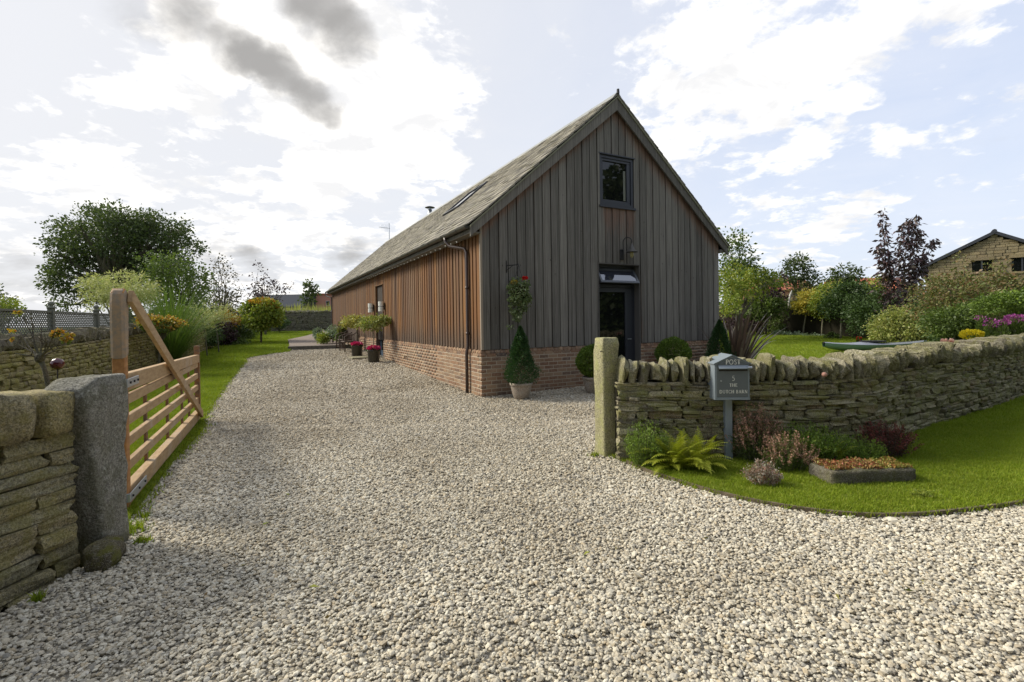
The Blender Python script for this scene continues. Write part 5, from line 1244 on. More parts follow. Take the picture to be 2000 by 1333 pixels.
heather((3.95, 5.18, .02), 'dark red-brown heather mound where the wall curves, behind the trough', .30, .22, .32, 260, LM['heathdark'], leafmat('dark_red_tips', [(.16, .03, .035), (.12, .05, .03)], .2), 7, tips=.6)
heather((3.55, 5.0, .02), 'low green ground plant between small fern and dark red heather', .28, .2, .26, 220, LM['heath'], None, 8)
heather((3.35, 3.98, .03), 'small yellow-green weed patch in the lawn in front of the trough', .09, .05, .045, 40, LM['yg'], None, 9, name='weed', cat='weed')
# loose flat stone and terracotta ball
rough_block('loose_stone', 'small flat dark stone lying on the lawn left of the trough', 'stone', (2.93, 4.52, .03), (.13, .06, .03), M['wall_d'], cuts=5, amp=.004, seed=9, round_=.3)
o = MB().lathe([(0, -.026), (.019, -.019), (.027, 0), (.019, .019), (0, .026)], 14).build('clay_ball', plain('pink_clay', (.45, .24, .18), .8), None, smooth=True, loc=tuple(W(1610, 732, 5.08))); props(o, 'small pink clay ball wedged under the coping of the curved wall', 'ornament')
# fallen leaves on the drive
for k, (u, v, lab) in enumerate([(615, 1156, 'yellow-green fallen leaf on the gravel near the middle of the drive'), (520, 1030, 'small yellow fallen leaf on the darker gravel left of centre'), (560, 972, 'pale yellow fallen leaf on gravel, farthest of those on the drive'), (1145, 1090, 'yellow fallen leaf on the gravel below the right gatepost')]):
    p = G(u, v); V = [(-.035, 0, .012), (-.01, -.012, .016), (.03, 0, .010), (-.01, .012, .018)]
    o = link('fallen_leaf', npmesh('fallen_leaf', V, [(0, 1, 2, 3)], LM['yg']), None, (p.x, p.y, .018)); o.rotation_euler.z = k*1.3; props(o, lab, 'leaf', 'fallen leaves on the drive')

q = poly_scatter(gravel, lambda d: 3.2 if d < 9 else 1.2, 18); n = len(q); P = np.column_stack([q, gz(q[:, 1])+.017]); T = rng.normal(size=(n, 3)); T[:, 2] *= .15
o = leaf_obj('leaf_litter', P, T, .026, .5, leafmat('dry_leaf_bits', [(.30, .26, .06), (.16, .10, .04), (.12, .14, .03), (.24, .15, .06)], .2), None, .5); o['kind'] = 'stuff'

# ================================================================== LEFT SIDE PLANTS
def D_(u, v, D): return W(u, v, D)
# rose stump at the left wall
p = Vector((-4.55, 4.6, 0)); rb = W(92, 745, 4.6); kn = W(78, 700, 4.6)
t = thing('standard_rose', 'knobbly pruned standard rose with a few yellow leaves behind the near left wall', 'rose', (rb.x, rb.y, 0))
rel_ = lambda q: Vector(q)-Vector((rb.x, rb.y, 0))
mb = MB(); mb.tube([(0.02, 0, -.1), rel_(W(95, 760, 4.6)), rel_(W(88, 725, 4.6)), rel_(kn)], [.020, .019, .018, .022], 8); mb.lathe([(0, -.05), (.03, -.035), (.042, 0), (.035, .035), (0, .05)], 10, tuple(rel_(kn))); mb.build('stem', M['bark'], t, smooth=True)
mb = MB(); tips_px = [(20, 665), (35, 640), (45, 618), (62, 632), (80, 630), (98, 648), (105, 655), (118, 668), (130, 672), (28, 690), (60, 610), (90, 668)]; tips = []
for k, (u, v) in enumerate(tips_px):
    q = rel_(W(u, v, 4.6+random.uniform(-.15, .15))); c = rel_(kn); tips.append(q); m1 = c.lerp(q, .4)+Vector((random.uniform(-.03, .03), 0, -.0)); mb.tube([c, m1, q], [.010, .006, .003], 5)
    for _ in range(2):
        s_ = m1.lerp(q, random.random()); e_ = s_+Vector((random.uniform(-.12, .12), random.uniform(-.08, .08), random.uniform(.0, .14))); mb.tube([s_, e_], [.005, .002], 4)
mb.build('branches', M['bark'], t)
lb = [(*rel_(W(u, v, 4.6)), r_, r_, r_*.6) for u, v, r_ in ((108, 652, .045), (130, 663, .04), (35, 610, .03), (24, 645, .03), (22, 662, .02), (118, 645, .04), (135, 655, .03))]
q, d_ = blobpts(lb, 150, .3); leaf_obj('yellow_leaves', q, d_, .035, .6, LM['autumn'], t); q, d_ = blobpts(lb, 60, .3); leaf_obj('green_leaves', q+[0, 0, -.02], d_, .03, .6, LM['mid'], t)
# red float on a rod
fp = W(112, 711, 4.2); t = thing('glass_float', 'dark red glossy ornamental ball on a thin rod behind the grey gatepost', 'ornament', (fp.x, fp.y, 0))
MB().lathe([(0, -.05), (.035, -.036), (.052, 0), (.035, .036), (0, .05)], 18, (0, 0, fp.z)).build('ball', M['redglass'], t, smooth=True); MB().tube([(0, 0, -.05), (0, 0, fp.z-.04)], .005, 5).build('rod', M['black'], t)

# lattice fence behind the garden wall
at, S_ = arclen([(x-.55, y+.15) for x, y in WALLG[:4]])
fence = thing('lattice_fence', 'grey-green diagonal lattice fence with ball-topped posts behind the garden wall', 'fence')
posts = []; p2 = W(100, 606, 10.5); p3 = W(188, 611, 12.6); d23 = Vector((p3.x-p2.x, p3.y-p2.y, 0))
pp = [Vector((p2.x, p2.y, 0))+d23*k for k in (-2, -1, 0, 1, 2, 3)]
ztop = lambda q: 1.90
for q in pp:
    MB().box(-.05, .05, -.05, .05, .3, 1.93).build('post', M['lattice'], fence, loc=(q.x, q.y, 0), rz=math.atan2(d23.y, d23.x)); o = MB().lathe([(0, .0), (.075, .0), (.08, .03), (.04, .045), (.035, .06), (.06, .09), (.06, .12), (.035, .15), (0, .16)], 12).build('post_cap', M['lattice'], fence, smooth=True, loc=(q.x, q.y, 1.93))
for a, b in zip(pp, pp[1:]):
    dd = (b-a); L_ = dd.length; dd.normalize(); m = MB(); Mx = Matrix.Translation(a) @ Matrix.Rotation(math.atan2(dd.y, dd.x), 4, 'Z')
    m.box(.05, L_-.05, -.03, .03, 1.84, 1.88, Mx); m.box(.05, L_-.05, -.03, .03, 1.08, 1.12, Mx); m.build('rail', M['lattice'], fence)
    la = MB(); z0, z1 = 1.12, 1.84; H_ = z1-z0; st_ = .085
    for sg, yy in ((1, -.008), (-1, .008)):
        x = -H_
        while x < L_:
            x0, x1 = (x, x+H_); zz0, zz1 = z0, z1
            if x0 < .05: zz0 = z0+(.05-x0); x0 = .05
            if x1 > L_-.05: zz1 = z1-(x1-(L_-.05)); x1 = L_-.05
            if zz1-zz0 > .03:
                w = .016; za, zb = (zz0, zz1) if sg > 0 else (z0+z1-zz0, z0+z1-zz1)
                la.add([Mx @ Vector(v) for v in ((x0-w, yy-.005, za), (x0+w, yy-.005, za), (x1+w, yy-.005, zb), (x1-w, yy-.005, zb), (x0-w, yy+.005, za), (x0+w, yy+.005, za), (x1+w, yy+.005, zb), (x1-w, yy+.005, zb))], [(0, 1, 2, 3), (7, 6, 5, 4), (0, 4, 5, 1), (3, 2, 6, 7), (0, 3, 7, 4), (1, 5, 6, 2)])
            x += st_
    o = la.build('lattice_panel', M['lattice'], fence)

# big oak
ob = W(255, 640, 38); ob.z = g(38)-.1
tree('oak_tree', 'large dark rounded oak tree rising against the sky on the left', 'tree', ob,
     [Bl(235, 470, 105, 62, 38), Bl(160, 470, 55, 40, 37), Bl(310, 480, 75, 55, 38.5), Bl(240, 440, 60, 32, 38), Bl(130, 540, 42, 34, 37), Bl(180, 545, 70, 42, 38), Bl(290, 555, 80, 45, 39), Bl(355, 510, 38, 38, 38), Bl(215, 425, 35, 18, 38), Bl(120, 505, 25, 14, 37), Bl(150, 580, 45, 25, 38), Bl(120, 440, 22, 14, 37.5)],
     400, 84, .85, .18, LM['oak'], tr=.55, fork=2.6, ntips=60)
tree('distant_tree', 'dark green tree at the far left edge behind the fence', 'tree', W(-30, 650, 34)*1, [Bl(-40, 610, 50, 45, 34), Bl(-5, 588, 22, 20, 34)], 60, 40, .8, .2, LM['oak'], tr=.2, fork=1.)
tree('yellow_shrub', 'yellow-green shrub at the far left edge above the lattice fence', 'shrub', (W(5, 640, 20).x, 20, g(20)), [Bl(0, 600, 30, 16, 20), Bl(18, 612, 18, 10, 20)], 40, 30, .3, .08, LM['yg'], tr=.03)
tree('willow_bush', 'round pale cream variegated willow bush above the gate', 'shrub', (W(230, 640, 16.5).x, 16.5, g(16.5)), [Bl(235, 565, 62, 30, 16.5), Bl(200, 552, 30, 18, 16.5), Bl(225, 588, 50, 22, 16.5), Bl(265, 575, 35, 22, 16.5)], 150, 45, .30, .10, LM['willow'], tr=.06, aspect=.25, fork=.8)
def wands(name, lab, cat, base, centre, n, L, el, mat, leaf=.06, per=26, stem='bark', rr_=.1, group=None):
    t = thing(name, lab, cat, base, 0, group); A = np.tile(np.array(centre), (n, 1))+rng.normal(size=(n, 3))*rr_*.5; az = rng.uniform(0, 6.28, n); e = np.radians(rng.uniform(*el, n)); l = L*rng.uniform(.6, 1.2, n)
    Bt = A+np.stack([np.cos(az)*np.cos(e), np.sin(az)*np.cos(e), np.sin(e)], 1)*l[:, None]; spray('foliage', A, Bt, per, leaf, .3, mat, t, jit=.02)
    mb = MB()
    for a, b in zip(A[::2], Bt[::2]): mb.tube([a, b], [.006, .002], 3, cap=False)
    c = Vector(centre); mb.tube([(0, 0, -.05), (c.x*.3, c.y*.3, c.z*.5), c], [.03, .025, .022], 6); mb.build('stem', M[stem], t); return t
def at_px(u, v, D): q = W(u, v, D); return q
b = G(428, 692); wands('willow_standard', 'standard dwarf willow with spiky cream shoots, farther of two in the side lawn', 'tree', b, (W(420, 628, b.y)-b), 90, 1.0, (5, 60), LM['willow'], leaf=.075)
b = G(405, 699); wands('small_standard', 'thin standard with sparse cream shoots, nearer of two in the side lawn', 'tree', b, (W(398, 640, b.y)-b), 50, .7, (-5, 55), LM['varieg'], leaf=.06)
# pampas style grass
b = Vector((W(335, 640, 15.5).x, 15.5, g(15.5))); t = thing('ornamental_grass', 'tall fountain of arching green ornamental grass beyond the gate', 'ornamental grass', b)
n = 750; az = rng.uniform(0, 6.28, n); el = np.radians(rng.uniform(36, 84, n)); dirs = np.stack([np.cos(az)*np.cos(el), np.sin(az)*np.cos(el), np.sin(el)], 1)
ribbons('blades', [(math.cos(a)*.25*random.random(), math.sin(a)*.25*random.random(), .2) for a in az], dirs, 2.35, .013, LM['grassy'], t, seg=8, droop=1.05)
tree('yellow_bush', 'yellow and green rose bush on a standard stem above the open gate', 'shrub', (W(310, 700, 13.5).x, 13.5, g(13.5)), [Bl(312, 632, 34, 12, 13.5), Bl(290, 625, 18, 10, 13.5), Bl(340, 630, 16, 10, 13.5)], 60, 30, .16, .065, LM['autumn'], tr=.03, fork=.9, extra=[('green_leaves', [Bl(312, 636, 34, 14, 13.5)], 1200, .06, .6, LM['mid'])])
shrub('garden_tree', 'mid green tree between the oak and the airy birch on the left', 'tree', [Bl(335, 535, 35, 45, 22), Bl(300, 530, 35, 30, 22), Bl(370, 560, 38, 40, 22), Bl(355, 600, 50, 30, 22)], 150, 40, .5, .11, LM['mid'], tr=.08, fork=1.2)
tree('airy_tree', 'airy small-leaved brown-green tree left of the slate-roofed house', 'tree', (W(432, 640, 26).x, 26, g(26)), [Bl(430, 555, 30, 50, 26), Bl(425, 520, 14, 26, 26), Bl(455, 585, 22, 25, 26), Bl(420, 590, 35, 30, 26)], 130, 12, .45, .11, LM['thin'], tr=.06, fork=1.0, ntips=60)
tree('bare_tree', 'sparse dark-leaved tree standing in front of the slate roof', 'tree', (W(518, 620, 32).x, 32, g(32)), [Bl(505, 545, 16, 35, 32), Bl(525, 570, 34, 22, 32), Bl(545, 560, 25, 10, 32), Bl(495, 570, 12, 20, 32)], 70, 10, .4, .13, LM['purple'], tr=.07, fork=.9, ntips=45)
tree('young_tree', 'small dark leafy sapling in front of the brick house near the barn end', 'tree', (W(603, 620, 45).x, 45, g(45)), [Bl(605, 568, 12, 20, 45), Bl(612, 565, 12, 9, 45), Bl(598, 590, 12, 14, 45)], 34, 14, .45, .26, LM['oak'], tr=.06, fork=.8)
b = G(510, 672); tree('round_headed_tree', 'small round-headed tree turning yellow standing in the back lawn', 'tree', b, [Bl(512, 613, 33, 27, b.y), Bl(495, 605, 20, 16, b.y), Bl(532, 618, 20, 17, b.y), Bl(512, 628, 30, 16, b.y)], 170, 34, .3, .13, LM['yg'], tr=.05, fork=1.0,
     extra=[('yellow_leaves', [Bl(512, 590, 26, 8, b.y), Bl(525, 598, 18, 8, b.y)], 500, .13, .6, LM['autumn'])])
# dark border shrubs along the garden wall
for k, (u, v, ru, rv, D, m, lab) in enumerate([
    (405, 655, 22, 18, 21.5, 'dark', 'dark low shrub by the garden wall behind the standard willows'),
    (432, 650, 26, 24, 23.5, 'darkpurple', 'dark purple-green shrub in the left border beside the standard willow'),
    (455, 640, 28, 28, 25.5, 'dark', 'tall dark evergreen shrub in the left border'),
    (478, 640, 20, 20, 28, 'mid', 'mid green shrub in the left border before the round-headed tree'),
    (440, 625, 26, 14, 24.5, 'autumn', 'yellowish feathery shrub rising over the dark left border'),
    (463, 670, 16, 9, 24.0, 'mid', 'low green mound at the lawn edge of the left border'),
    (545, 628, 16, 12, 34, 'dark', 'dark clipped shrub at the left end of the far wall'),
    (370, 620, 30, 20, 20.5, 'mid', 'green bush overhanging the garden wall right of the gate head')]):
    shrub('border_shrub', lab, 'shrub', [Bl(u, v, ru, rv, D), Bl(u-ru*.4, v+rv*.3, ru*.7, rv*.7, D+.4), Bl(u+ru*.4, v+rv*.35, ru*.65, rv*.6, D-.3)], 90, 30, .28, .085, LM[m])
# bed at the far barn corner
for k, (u, v, ru, rv, D, m, lab) in enumerate([
    (650, 648, 14, 12, 23, 'silver', 'silvery green mound in the flower bed at the barn end'),
    (632, 660, 12, 8, 22.6, 'yg', 'yellow-green low plant at the path edge of the end flower bed'),
    (668, 655, 14, 12, 21.9, 'mid', 'leafy green plant against the barn in the end flower bed'),
    (622, 652, 6, 10, 23.8, 'silver', 'slim silver plant at the left tip of the end flower bed'),
    (672, 640, 8, 13, 21.9, 'redtinge', 'tall reddish-green plant against the barn wall behind the chairs')]):
    shrub('bed_plant', lab, 'plant', [Bl(u, v, ru, rv, D), Bl(u, v+rv*.5, ru*.8, rv*.6, D-.2)], 50, 30, .16, .07, LM[m], tr=.015)
# long grass beyond the far wall
n = 5200; P = np.stack([rng.uniform(-30, -6, n), rng.uniform(39, 44, n), np.zeros(n)], 1); P[:, 2] = gz(P[:, 1]); Tt = P+np.stack([rng.normal(size=n)*.2, rng.normal(size=n)*.2, rng.uniform(1.3, 2.05, n)], 1)
o = leaf_obj('field_grass', (P+Tt)/2, Tt-P, 1.7, .05, LM['field'], None); o['kind'] = 'stuff'

# ================================================================== RIGHT GARDEN
# phormium
P = Vector((W(1437, 690, 12.2).x, 12.2, g(12.2))); t = thing('phormium', 'bronze spiky phormium with arching strap leaves at the right corner of the barn', 'plant', P); dirs = []; bases = []
for k in range(100):
    a = random.uniform(0, 6.28); e = R(random.uniform(40, 86)); dirs.append((math.cos(a)*math.cos(e), math.sin(a)*math.cos(e), math.sin(e))); bases.append((math.cos(a)*.08, math.sin(a)*.08, .0))
ribbons('leaf', bases, dirs, 1.45, .06, LM['phorm'], t, seg=7, droop=.8, join=False)
o = MB().box(-.035, .035, -.03, .03, -.1, .62).build('timber_stake', M['gatedark'], None, loc=(W(1418, 690, 11.6).x, 11.6, g(11.6)), bevel=.005); props(o, 'short timber stake in front of the phormium', 'stake')
RG = [
 # name,label,blobs,nc,per,cr,leaf,mat,trunk,fork
 ('tall_garden_tree', 'tall open-crowned green tree rising beside the right eave of the barn', 'tree', [(1440, 500, 28, 40, 24), (1430, 470, 14, 22, 24), (1455, 480, 14, 25, 24), (1440, 540, 32, 30, 24), (1455, 520, 20, 25, 24)], 120, 18, .42, .13, 'mid', .08, 1.2),
 ('yellow_green_tree', 'yellow-green bushy tree directly beside the barn corner', 'tree', [(1425, 560, 22, 45, 22), (1445, 560, 35, 35, 23), (1475, 545, 30, 24, 24), (1500, 550, 22, 18, 24), (1420, 600, 20, 30, 21)], 150, 36, .4, .11, 'yg', .07, .9),
 ('purple_shrub', 'dark purple smoke bush between yellow-green tree and red roof', 'shrub', [(1495, 565, 28, 18, 26.5), (1478, 580, 20, 16, 26), (1515, 545, 14, 14, 27), (1500, 590, 26, 18, 26)], 90, 32, .4, .11, 'darkpurple', .06, .7),
 ('rowan_tree', 'feathery green rowan in front of the left red roof', 'tree', [(1560, 515, 22, 14, 29), (1580, 530, 16, 14, 29), (1545, 540, 26, 14, 29), (1570, 555, 28, 22, 29)], 110, 22, .42, .14, 'oak', .06, 1.5),
 ('rowan_tree', 'feathery green rowan in front of the right red roof', 'tree', [(1650, 535, 22, 16, 27), (1665, 555, 18, 14, 27), (1635, 550, 16, 12, 27), (1650, 580, 24, 20, 27)], 110, 24, .4, .13, 'oak', .06, 1.5),
 ('laurel_standard', 'standard tree with green rounded head and pale stem, leftmost of the row', 'tree', [(1490, 600, 30, 24, 25.8), (1470, 605, 20, 20, 25.8), (1510, 600, 20, 20, 25.8)], 110, 34, .35, .11, 'mid', .045, 1.1),
 ('golden_standard', 'standard tree with bright golden yellow head', 'tree', [(1578, 590, 24, 20, 25.2), (1566, 600, 15, 13, 25.2), (1592, 585, 12, 14, 25.2)], 110, 30, .28, .11, 'yellow', .04, 1.15),
 ('green_standard', 'narrow green standard between the golden and the dark standards', 'tree', [(1612, 600, 22, 24, 24), (1605, 585, 15, 20, 24), (1625, 570, 25, 18, 25)], 100, 32, .32, .10, 'yg', .035, 1.0),
 ('dark_standard', 'dark green standard with pale slender trunk, largest of the row', 'tree', [(1645, 590, 34, 34, 22.3), (1660, 575, 25, 22, 22.3), (1625, 605, 20, 18, 22.3)], 150, 36, .36, .10, 'dark', .045, 1.1),
 ('evergreen_shrub', 'dark evergreen shrub right of the dark standard tree', 'shrub', [(1700, 620, 40, 34, 20.5), (1690, 590, 30, 22, 21), (1722, 600, 22, 30, 20)], 170, 40, .34, .09, 'dark', .05, .5),
 ('hedge_tree', 'dull green hedge tree behind the pale garden sculpture', 'tree', [(1545, 575, 30, 26, 28.5), (1525, 600, 30, 24, 28.5), (1560, 600, 26, 22, 28), (1600, 570, 40, 20, 29.5), (1640, 600, 60, 30, 28.5)], 180, 34, .45, .12, 'redtinge', .06, .8),
 ('lime_shrub', 'lime green shrub partly hiding the white gabled red-roofed house', 'shrub', [(1715, 560, 16, 20, 25), (1700, 575, 18, 16, 25)], 60, 26, .3, .10, 'yg', .04, .8),
 ('spotted_laurel', 'large gold-speckled shrub behind the kayak and the wall', 'shrub', [(1765, 645, 60, 32, 18.2), (1740, 640, 34, 24, 18.4), (1800, 640, 40, 30, 18.2), (1770, 618, 40, 18, 18.6), (1722, 660, 20, 14, 18)], 300, 34, .28, .085, 'varieg', .04, .3),
 ('photinia', 'big red-tinged green shrub in front of the stone house', 'shrub', [(1830, 590, 50, 45, 15), (1868, 568, 50, 30, 15), (1890, 600, 60, 40, 14.5), (1930, 562, 50, 24, 15), (1965, 558, 42, 22, 15), (1880, 528, 12, 30, 15), (1985, 575, 36, 22, 15), (1945, 528, 14, 16, 15)], 380, 24, .28, .075, 'redtinge', .06, .6),
 ('green_shrub', 'fresh green shrub under the red-tinged shrub', 'shrub', [(1850, 630, 40, 26, 12.5), (1838, 630, 22, 20, 12.8), (1885, 625, 30, 24, 12.5), (1900, 600, 20, 16, 12.9)], 190, 34, .2, .06, 'mid', .04, .4),
 ('cotoneaster', 'spreading dark green mound at the right edge of the garden', 'shrub', [(1960, 592, 46, 16, 11.5), (1990, 585, 40, 18, 11.5), (1935, 605, 24, 14, 11.5), (2010, 600, 40, 22, 11.6)], 230, 36, .17, .045, 'box', .04, .5),
 ('shade_shrub', 'dark undergrowth shrub at the base of the green border behind the wall', 'shrub', [(1880, 655, 50, 18, 13), (1860, 665, 30, 10, 12.8), (1830, 600, 40, 30, 16)], 200, 32, .25, .06, 'dark', .04, .3),
 ('dark_border_shrub', 'low dark purple shrub behind the phormium by the lawn', 'shrub', [(1455, 635, 24, 16, 26), (1475, 640, 18, 13, 26), (1432, 630, 20, 20, 25)], 80, 30, .35, .10, 'darkpurple', .04, .2),
 ('mid_border_shrub', 'rounded green shrub between the first two standards', 'shrub', [(1530, 630, 20, 18, 27), (1510, 640, 18, 12, 26.6), (1555, 640, 20, 12, 27)], 90, 30, .3, .10, 'mid', .04, .2),
 ('low_leafy_plant', 'low broad-leaved plants edging the lawn under the golden standard', 'plant', [(1525, 652, 12, 5, 25.3), (1550, 655, 14, 5, 25), (1585, 658, 16, 4, 24.4)], 60, 24, .16, .10, 'silver', .0, .1),
 ('white_flowered_plant', 'leafy plant with pale flowers beside the dark standard trunk', 'plant', [(1625, 662, 14, 10, 22.6)], 30, 26, .16, .09, 'mid', .02, .2),
 ('hedge_backing', 'dense mixed hedge behind the tree row at the end of the garden', 'hedge', [(1420, 620, 40, 30, 31), (1480, 615, 40, 26, 31), (1560, 612, 50, 24, 30.5), (1630, 615, 50, 24, 29), (1700, 600, 50, 40, 27), (1760, 600, 50, 40, 24), (1810, 590, 50, 40, 21)], 420, 34, .5, .14, 'dark', .0, .2),
]
for (nm, lab, cat, bl, nc, per, cr, lf_, m, tr_, fk) in RG:
    blobs = [Bl(*x) for x in bl]; b0 = blobs[0]
    if nm in ('laurel_standard', 'golden_standard', 'green_standard', 'dark_standard'):
        base = G(*{'laurel_standard': (1497, 655), 'golden_standard': (1568, 656), 'green_standard': (1605, 658), 'dark_standard': (1642, 664)}[nm]); dy = base.y-b0[1]; blobs = [(x[0], x[1]+dy, x[2], *x[3:]) for x in blobs]; bark = 'palebark'
    else: base = Vector((b0[0], b0[1], g(b0[1])-.05)); bark = 'bark'
    tree(nm, lab, cat, base, blobs, nc, per, cr, lf_, LM[m], tr=tr_, fork=fk, bark=bark, crown_name='crown' if cat == 'tree' else 'foliage', ntips=20 if tr_ > .05 else 8)
# purple cherry: two upright spires with drooping leaves
bp = W(1765, 690, 20.0); bp.z = g(20)-.05; t = thing('purple_leaved_tree', 'tall purple-bronze leaved tree with two upright spires against the sky', 'tree', bp)
sp = [((1745, 640), (1722, 412), 13.8), ((1770, 640), (1789, 425), 14.1), ((1750, 600), (1762, 440), 14.0), ((1775, 560), (1826, 470), 14.2), ((1745, 560), (1714, 485), 13.8), ((1760, 600), (1800, 455), 14.3), ((1740, 660), (1735, 500), 13.6), ((1770, 650), (1805, 500), 14.0), ((1765, 560), (1775, 430), 14.0)]
A = []; Bt = []; mb = MB(); wts = [90, 110, 55, 50, 45, 70, 90, 80, 60]; PP = []; TT = []
for ((u0, v0), (u1, v1), D), wt in zip(sp, wts):
    D += 6
    a = W(u0, v0, D)-bp; b = W(u1, v1, D)-bp; m = a.lerp(b, .5)+Vector((random.uniform(-.05, .05), random.uniform(-.1, .1), 0)); mb.tube([(0, 0, .3), a, m, b], [.035, .025, .014, .003], 5)
    n = wt*5; s_ = rng.random(n)**.8; L_ = (b-a).length; w_ = .29*(1-s_*.62)
    q = np.array(a)[None]*(1-s_[:, None])+np.array(b)[None]*s_[:, None]+rng.normal(size=(n, 3))*w_[:, None]*[.8, .8, .4]
    PP.append(q); tt = (q-(np.array(a)[None]*(1-s_[:, None])+np.array(b)[None]*s_[:, None]))*4+rng.normal(size=(n, 3))*.25; tt[:, 2] -= .55; TT.append(tt)
mb.tube([(0, 0, -.1), (0, 0, .4)], [.06, .04], 7); mb.build('trunk', M['bark'], t); leaf_obj('crown', np.concatenate(PP), np.concatenate(TT), .175, .40, LM['purple'], t)
# flowers at the wall
def flowers(nm, lab, bl, n, sz, mat, gmat, gn=900, gs=.05, base=None):
    bb = [Bl(*x) for x in bl]; b0 = bb[0]; base = Vector((b0[0], b0[1], g(b0[1]))); t = thing(nm, lab, 'flowers', base); r_ = rel(bb, base)
    low = [(x[0], x[1], x[2]*.62, x[3], x[4], max(.2, x[2]*.42)) for x in r_]; q, d_ = blobpts(low, gn, .2); leaf_obj('foliage', q, d_+[0, 0, .5], gs, .5, gmat, t)
    q, d_ = blobpts(r_, n, 1.); leaf_obj('petals', q, d_+[0, 0, .8], sz, .9, mat, t); return t
flowers('aster_clump', 'magenta-purple asters massed behind the wall at the right edge', [(1985, 622, 20, 8, 10.4), (1960, 630, 12, 6, 10.4)], 340, .035, LM['aster'], LM['mid'], 3200)
flowers('aster_clump', 'smaller cluster of dull purple asters left of the magenta ones', [(1935, 632, 12, 10, 10.6), (1915, 622, 10, 6, 10.8)], 110, .03, LM['aster'], LM['mid'], 2200)
flowers('yellow_flowers', 'bright yellow flower cluster just behind the coping', [(1898, 654, 19, 10, 9.9)], 420, .042, LM['bright'], LM['mid'], 900)
flowers('pink_rose', 'pale pink rose bloom above the coping, left of a pair', [(1844, 668, 6, 5, 9.2)], 70, .04, LM['rose'], LM['mid'], 300)
flowers('pink_rose', 'pale pink rose bloom above the coping, right of a pair', [(1859, 668, 5, 5, 9.2)], 60, .04, LM['rose'], LM['mid'], 300)
flowers('red_flowers', 'small dark red flowers at the lawn edge left of the speckled shrub', [(1678, 663, 5, 6, 20)], 40, .05, LM['red'], LM['dark'], 500)
# sculpture
p = W(1540, 585, 27.4); t = thing('garden_sculpture', 'pale upright leaf-shaped garden sculpture on a post among the border', 'sculpture', (p.x, p.y, g(p.y)))
MB().tube([(0, 0, 0), (0, 0, 1.5)], .03, 6).build('post', M['palebark'], t); MB().tube([(0, 0, 1.4), (.02, 0, 1.75), (.1, 0, 2.15), (.2, 0, 2.4)], [.02, .05, .05, .01], 8).build('blade', M['render'], t, smooth=True)

# ================================================================== HOUSES
def stone_house():
    D = 32.; eL = W(1812, 520, D); ap = W(1935, 456, D-2.0); hw = 3.12; eZ = eL.z; aZ = ap.z-.05; base = Vector((eL.x, D, g(D)))
    t = thing('stone_house', 'honey-coloured stone house gable with dark verge behind the right garden', 'house', base, R(-40)); z = lambda q: q-base.z; W2 = hw*2
    MB().prism([(.05, -.2), (W2-.05, -.2), (W2-.05, z(eZ)), (hw, z(aZ)-.1), (.05, z(eZ))], 'y', .1, 9).build('wall', M['mortar'] if 0 else M['house'], t)
    items = []; zc = 2.2; sl_ = (aZ-eZ)/hw
    wins = [(hw-1.0, hw-.1, z(W(1915, 531, 30.4).z), z(W(1915, 509, 30.4).z)), (hw+.75, hw+1.65, z(W(1980, 531, 29.5).z), z(W(1980, 504, 29.5).z))]
    while zc < z(aZ)-.2:
        rh = random.uniform(.13, .2); x = -.3
        while x < W2:
            l = random.uniform(.25, .6); a0, a1 = max(.0, x), min(W2, x+l); lim = z(eZ)+min((a0+a1)/2, W2-(a0+a1)/2)*sl_
            if a1-a0 > .08 and zc+rh < lim and not any(a1 > w[0] and a0 < w[1] and zc+rh > w[2] and zc < w[3] for w in wins):
                items.append((Matrix(((a1-a0-.015, 0, 0, (a0+a1)/2), (0, .14, 0, .1+random.uniform(-.02, .02)), (0, 0, rh-.015, zc+rh/2), (0, 0, 0, 1))), a1-a0))
            x += l
        zc += rh
    place_pieces(t, 'stone_block', items, 'hs', M['house'], 300, rest='stone_courses', ukw=dict(cuts=1, amp=.05, seed=6, power=.05))
    for s in (1, -1):
        X = lambda a: a if s > 0 else W2-a
        MB().prism([(X(-.35), z(eZ)-.35*sl_), (X(hw), z(aZ)), (X(hw), z(aZ)+.2), (X(-.35), z(eZ)-.35*sl_+.2)], 'y', -.15, 9.2).build('roof', M['greyroof'], t)
    MB().tube([(hw, -.17, z(aZ)+.17), (hw, 9.2, z(aZ)+.17)], .12, 8).build('ridge', M['greyroof'], t)
    for (a0, a1, z0, z1) in wins:
        w = MB(); w.box(a0-.1, a1+.1, -.02, .1, z1, z1+.2); w.box(a0-.1, a1+.1, -.04, .1, z0-.12, z0); w = w.build('window', M['house'], t)
        MB().box(a0, a1, .09, .12, z0, z1).build('pane', M['glass'], w); MB().box((a0+a1)/2-.04, (a0+a1)/2+.04, .05, .1, z0, z1).build('mullion', M['frame'], w)
    MB().box(-.8, .5, 0, 2, -.2, z(W(1990, 555, D).z)).build('lean_to', M['house'], t, loc=(W2-2.5, -2.5, 0))
stone_house()
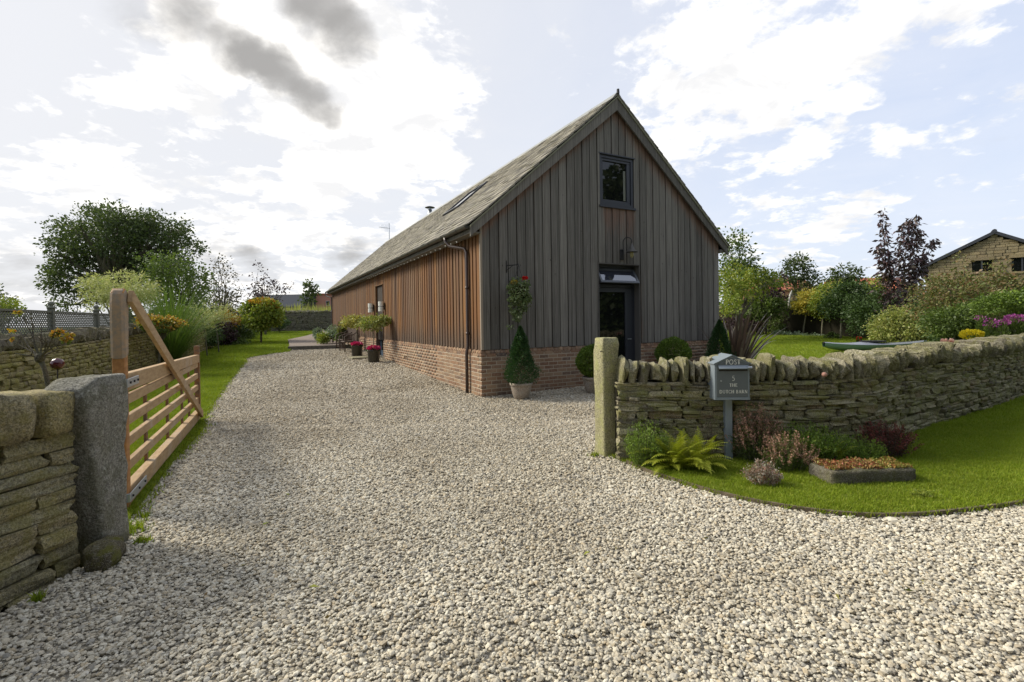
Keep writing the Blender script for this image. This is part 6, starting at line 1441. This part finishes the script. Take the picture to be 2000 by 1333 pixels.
def gable_house(lab, D, u0, u1, vt, ve, wallmat, roofmat, grp=None, rz=0, gables=0, wins=2):
    a = W(u0, ve, D); b = W(u1, vt, D); w = W(u1, ve, D).x-a.x; eZ, rZ = a.z, b.z; base = Vector((a.x, D, g(D)))
    t = thing('distant_house', lab, 'house', base, rz, grp); z = lambda q: q-base.z; dp = 7
    MB().box(0, w, 0, dp, -.3, z(eZ)).build('wall', wallmat, t)
    rf = MB(); rf.add([(-.3, -.4, z(eZ)-.1), (w+.3, -.4, z(eZ)-.1), (w+.3, dp/2, z(rZ)), (-.3, dp/2, z(rZ)), (-.3, dp+.4, z(eZ)-.1), (w+.3, dp+.4, z(eZ)-.1), (-.3, -.4, z(eZ)-.25), (w+.3, -.4, z(eZ)-.25)], [(0, 1, 2, 3), (3, 2, 5, 4), (6, 7, 1, 0), (0, 3, 4), (1, 5, 2)]); rf = rf.build('roof', roofmat, t)
    MB().box(w*.2, w*.2+.7, dp/2-.3, dp/2+.3, z(rZ)-.3, z(rZ)+.0).build('chimney', wallmat, rf)
    for k in range(wins):
        x = w*(k+.5)/wins; wd = MB(); wd.box(x-.5, x+.5, -.05, .0, z(eZ)-1.3, z(eZ)-.3); wd = wd.build('window', M['white'], t); MB().box(x-.43, x+.43, -.07, -.051, z(eZ)-1.23, z(eZ)-.37).build('pane', M['glass'], wd)
    for k in range(gables):
        x = w*(.25+.5*k); h = 1.1; gm = MB(); gm.prism([(x-1.2, z(eZ)-.1), (x+1.2, z(eZ)-.1), (x, z(eZ)+h)], 'y', -.5, 2.0); gm.build('dormer', M['render'], t)
        for s_ in (-1, 1): m_ = MB(); m_.prism([(x+s_*1.4, z(eZ)-.2), (x, z(eZ)+h+.05), (x, z(eZ)+h+.2), (x+s_*1.4, z(eZ)-.05)], 'y', -.6, 2.0); m_.build('dormer_roof', roofmat, t)
    return t
gable_house('long low house with dark slate roof beyond the far wall', 62, 484, 588, 572, 599, M['render'], M['greyroof'])
t = thing('distant_house', 'red brick house gable between the slate roof and the barn', 'house', (W(604, 620, 66).x, 66, g(66)), 0)
x1 = W(700, 620, 66).x-W(604, 620, 66).x; zt_ = W(620, 576, 66).z-g(66); MB().box(0, x1, 0, 8, -.3, zt_).build('wall', M['redbrick'], t); wd = MB().box(2.3, 2.85, -.06, .0, zt_-1.5, zt_-.85).build('window', M['white'], t); MB().box(2.35, 2.80, -.08, -.061, zt_-1.45, zt_-.9).build('pane', M['glass'], wd); MB().box(-.2, x1+.2, -.2, 8.2, zt_, zt_+.15).build('roof', M['redroof'], t)
gable_house('red-roofed house seen between the rowans at the left of the garden', 70, 1478, 1592, 540, 566, M['redbrick'], M['redroof'], wins=4)
gable_house('red-roofed house with white gables left of the purple tree', 66, 1655, 1790, 538, 574, M['redbrick'], M['redroof'], gables=2, wins=4)
# trees across the lane, behind the photographer: the barn's glass mirrors them
for k, (x, y) in enumerate([(14, -7), (20, -3), (26, 3), (8, -11), (1, -12), (-7, -11)]):
    shrub('roadside_tree', ['broad dark tree across the lane south-east of the gate', 'dense tree across the lane reflected in the door glass', 'dark tree beyond the east end of the front lawn', 'wide tree behind the photographer on the right', 'leafy tree straight behind the photographer', 'dark tree behind the photographer on the left'][k], 'tree',
          [(x, y, 3.2, 3.6, 3, 3.4), (x+1, y, 7.5, 3.4, 3.2, 3.6), (x, y, 10.5, 2.6, 2.6, 2.2)], 420, 26, 1.3, .46, LM['oak'], tr=.3, fork=1.2)

# ------------------------------------------------------------------ colour management of the render itself is set above
SC.render.engine = 'CYCLES'
tri = sum(sum(len(p.vertices)-2 for p in o.data.polygons) for o in bpy.data.objects if o.type == 'MESH' and len(o.data.polygons) < 400)
big = sum(len(o.data.polygons)*2 for o in bpy.data.objects if o.type == 'MESH' and len(o.data.polygons) >= 400)
print('objects', len(bpy.data.objects), 'tris about', tri+big)
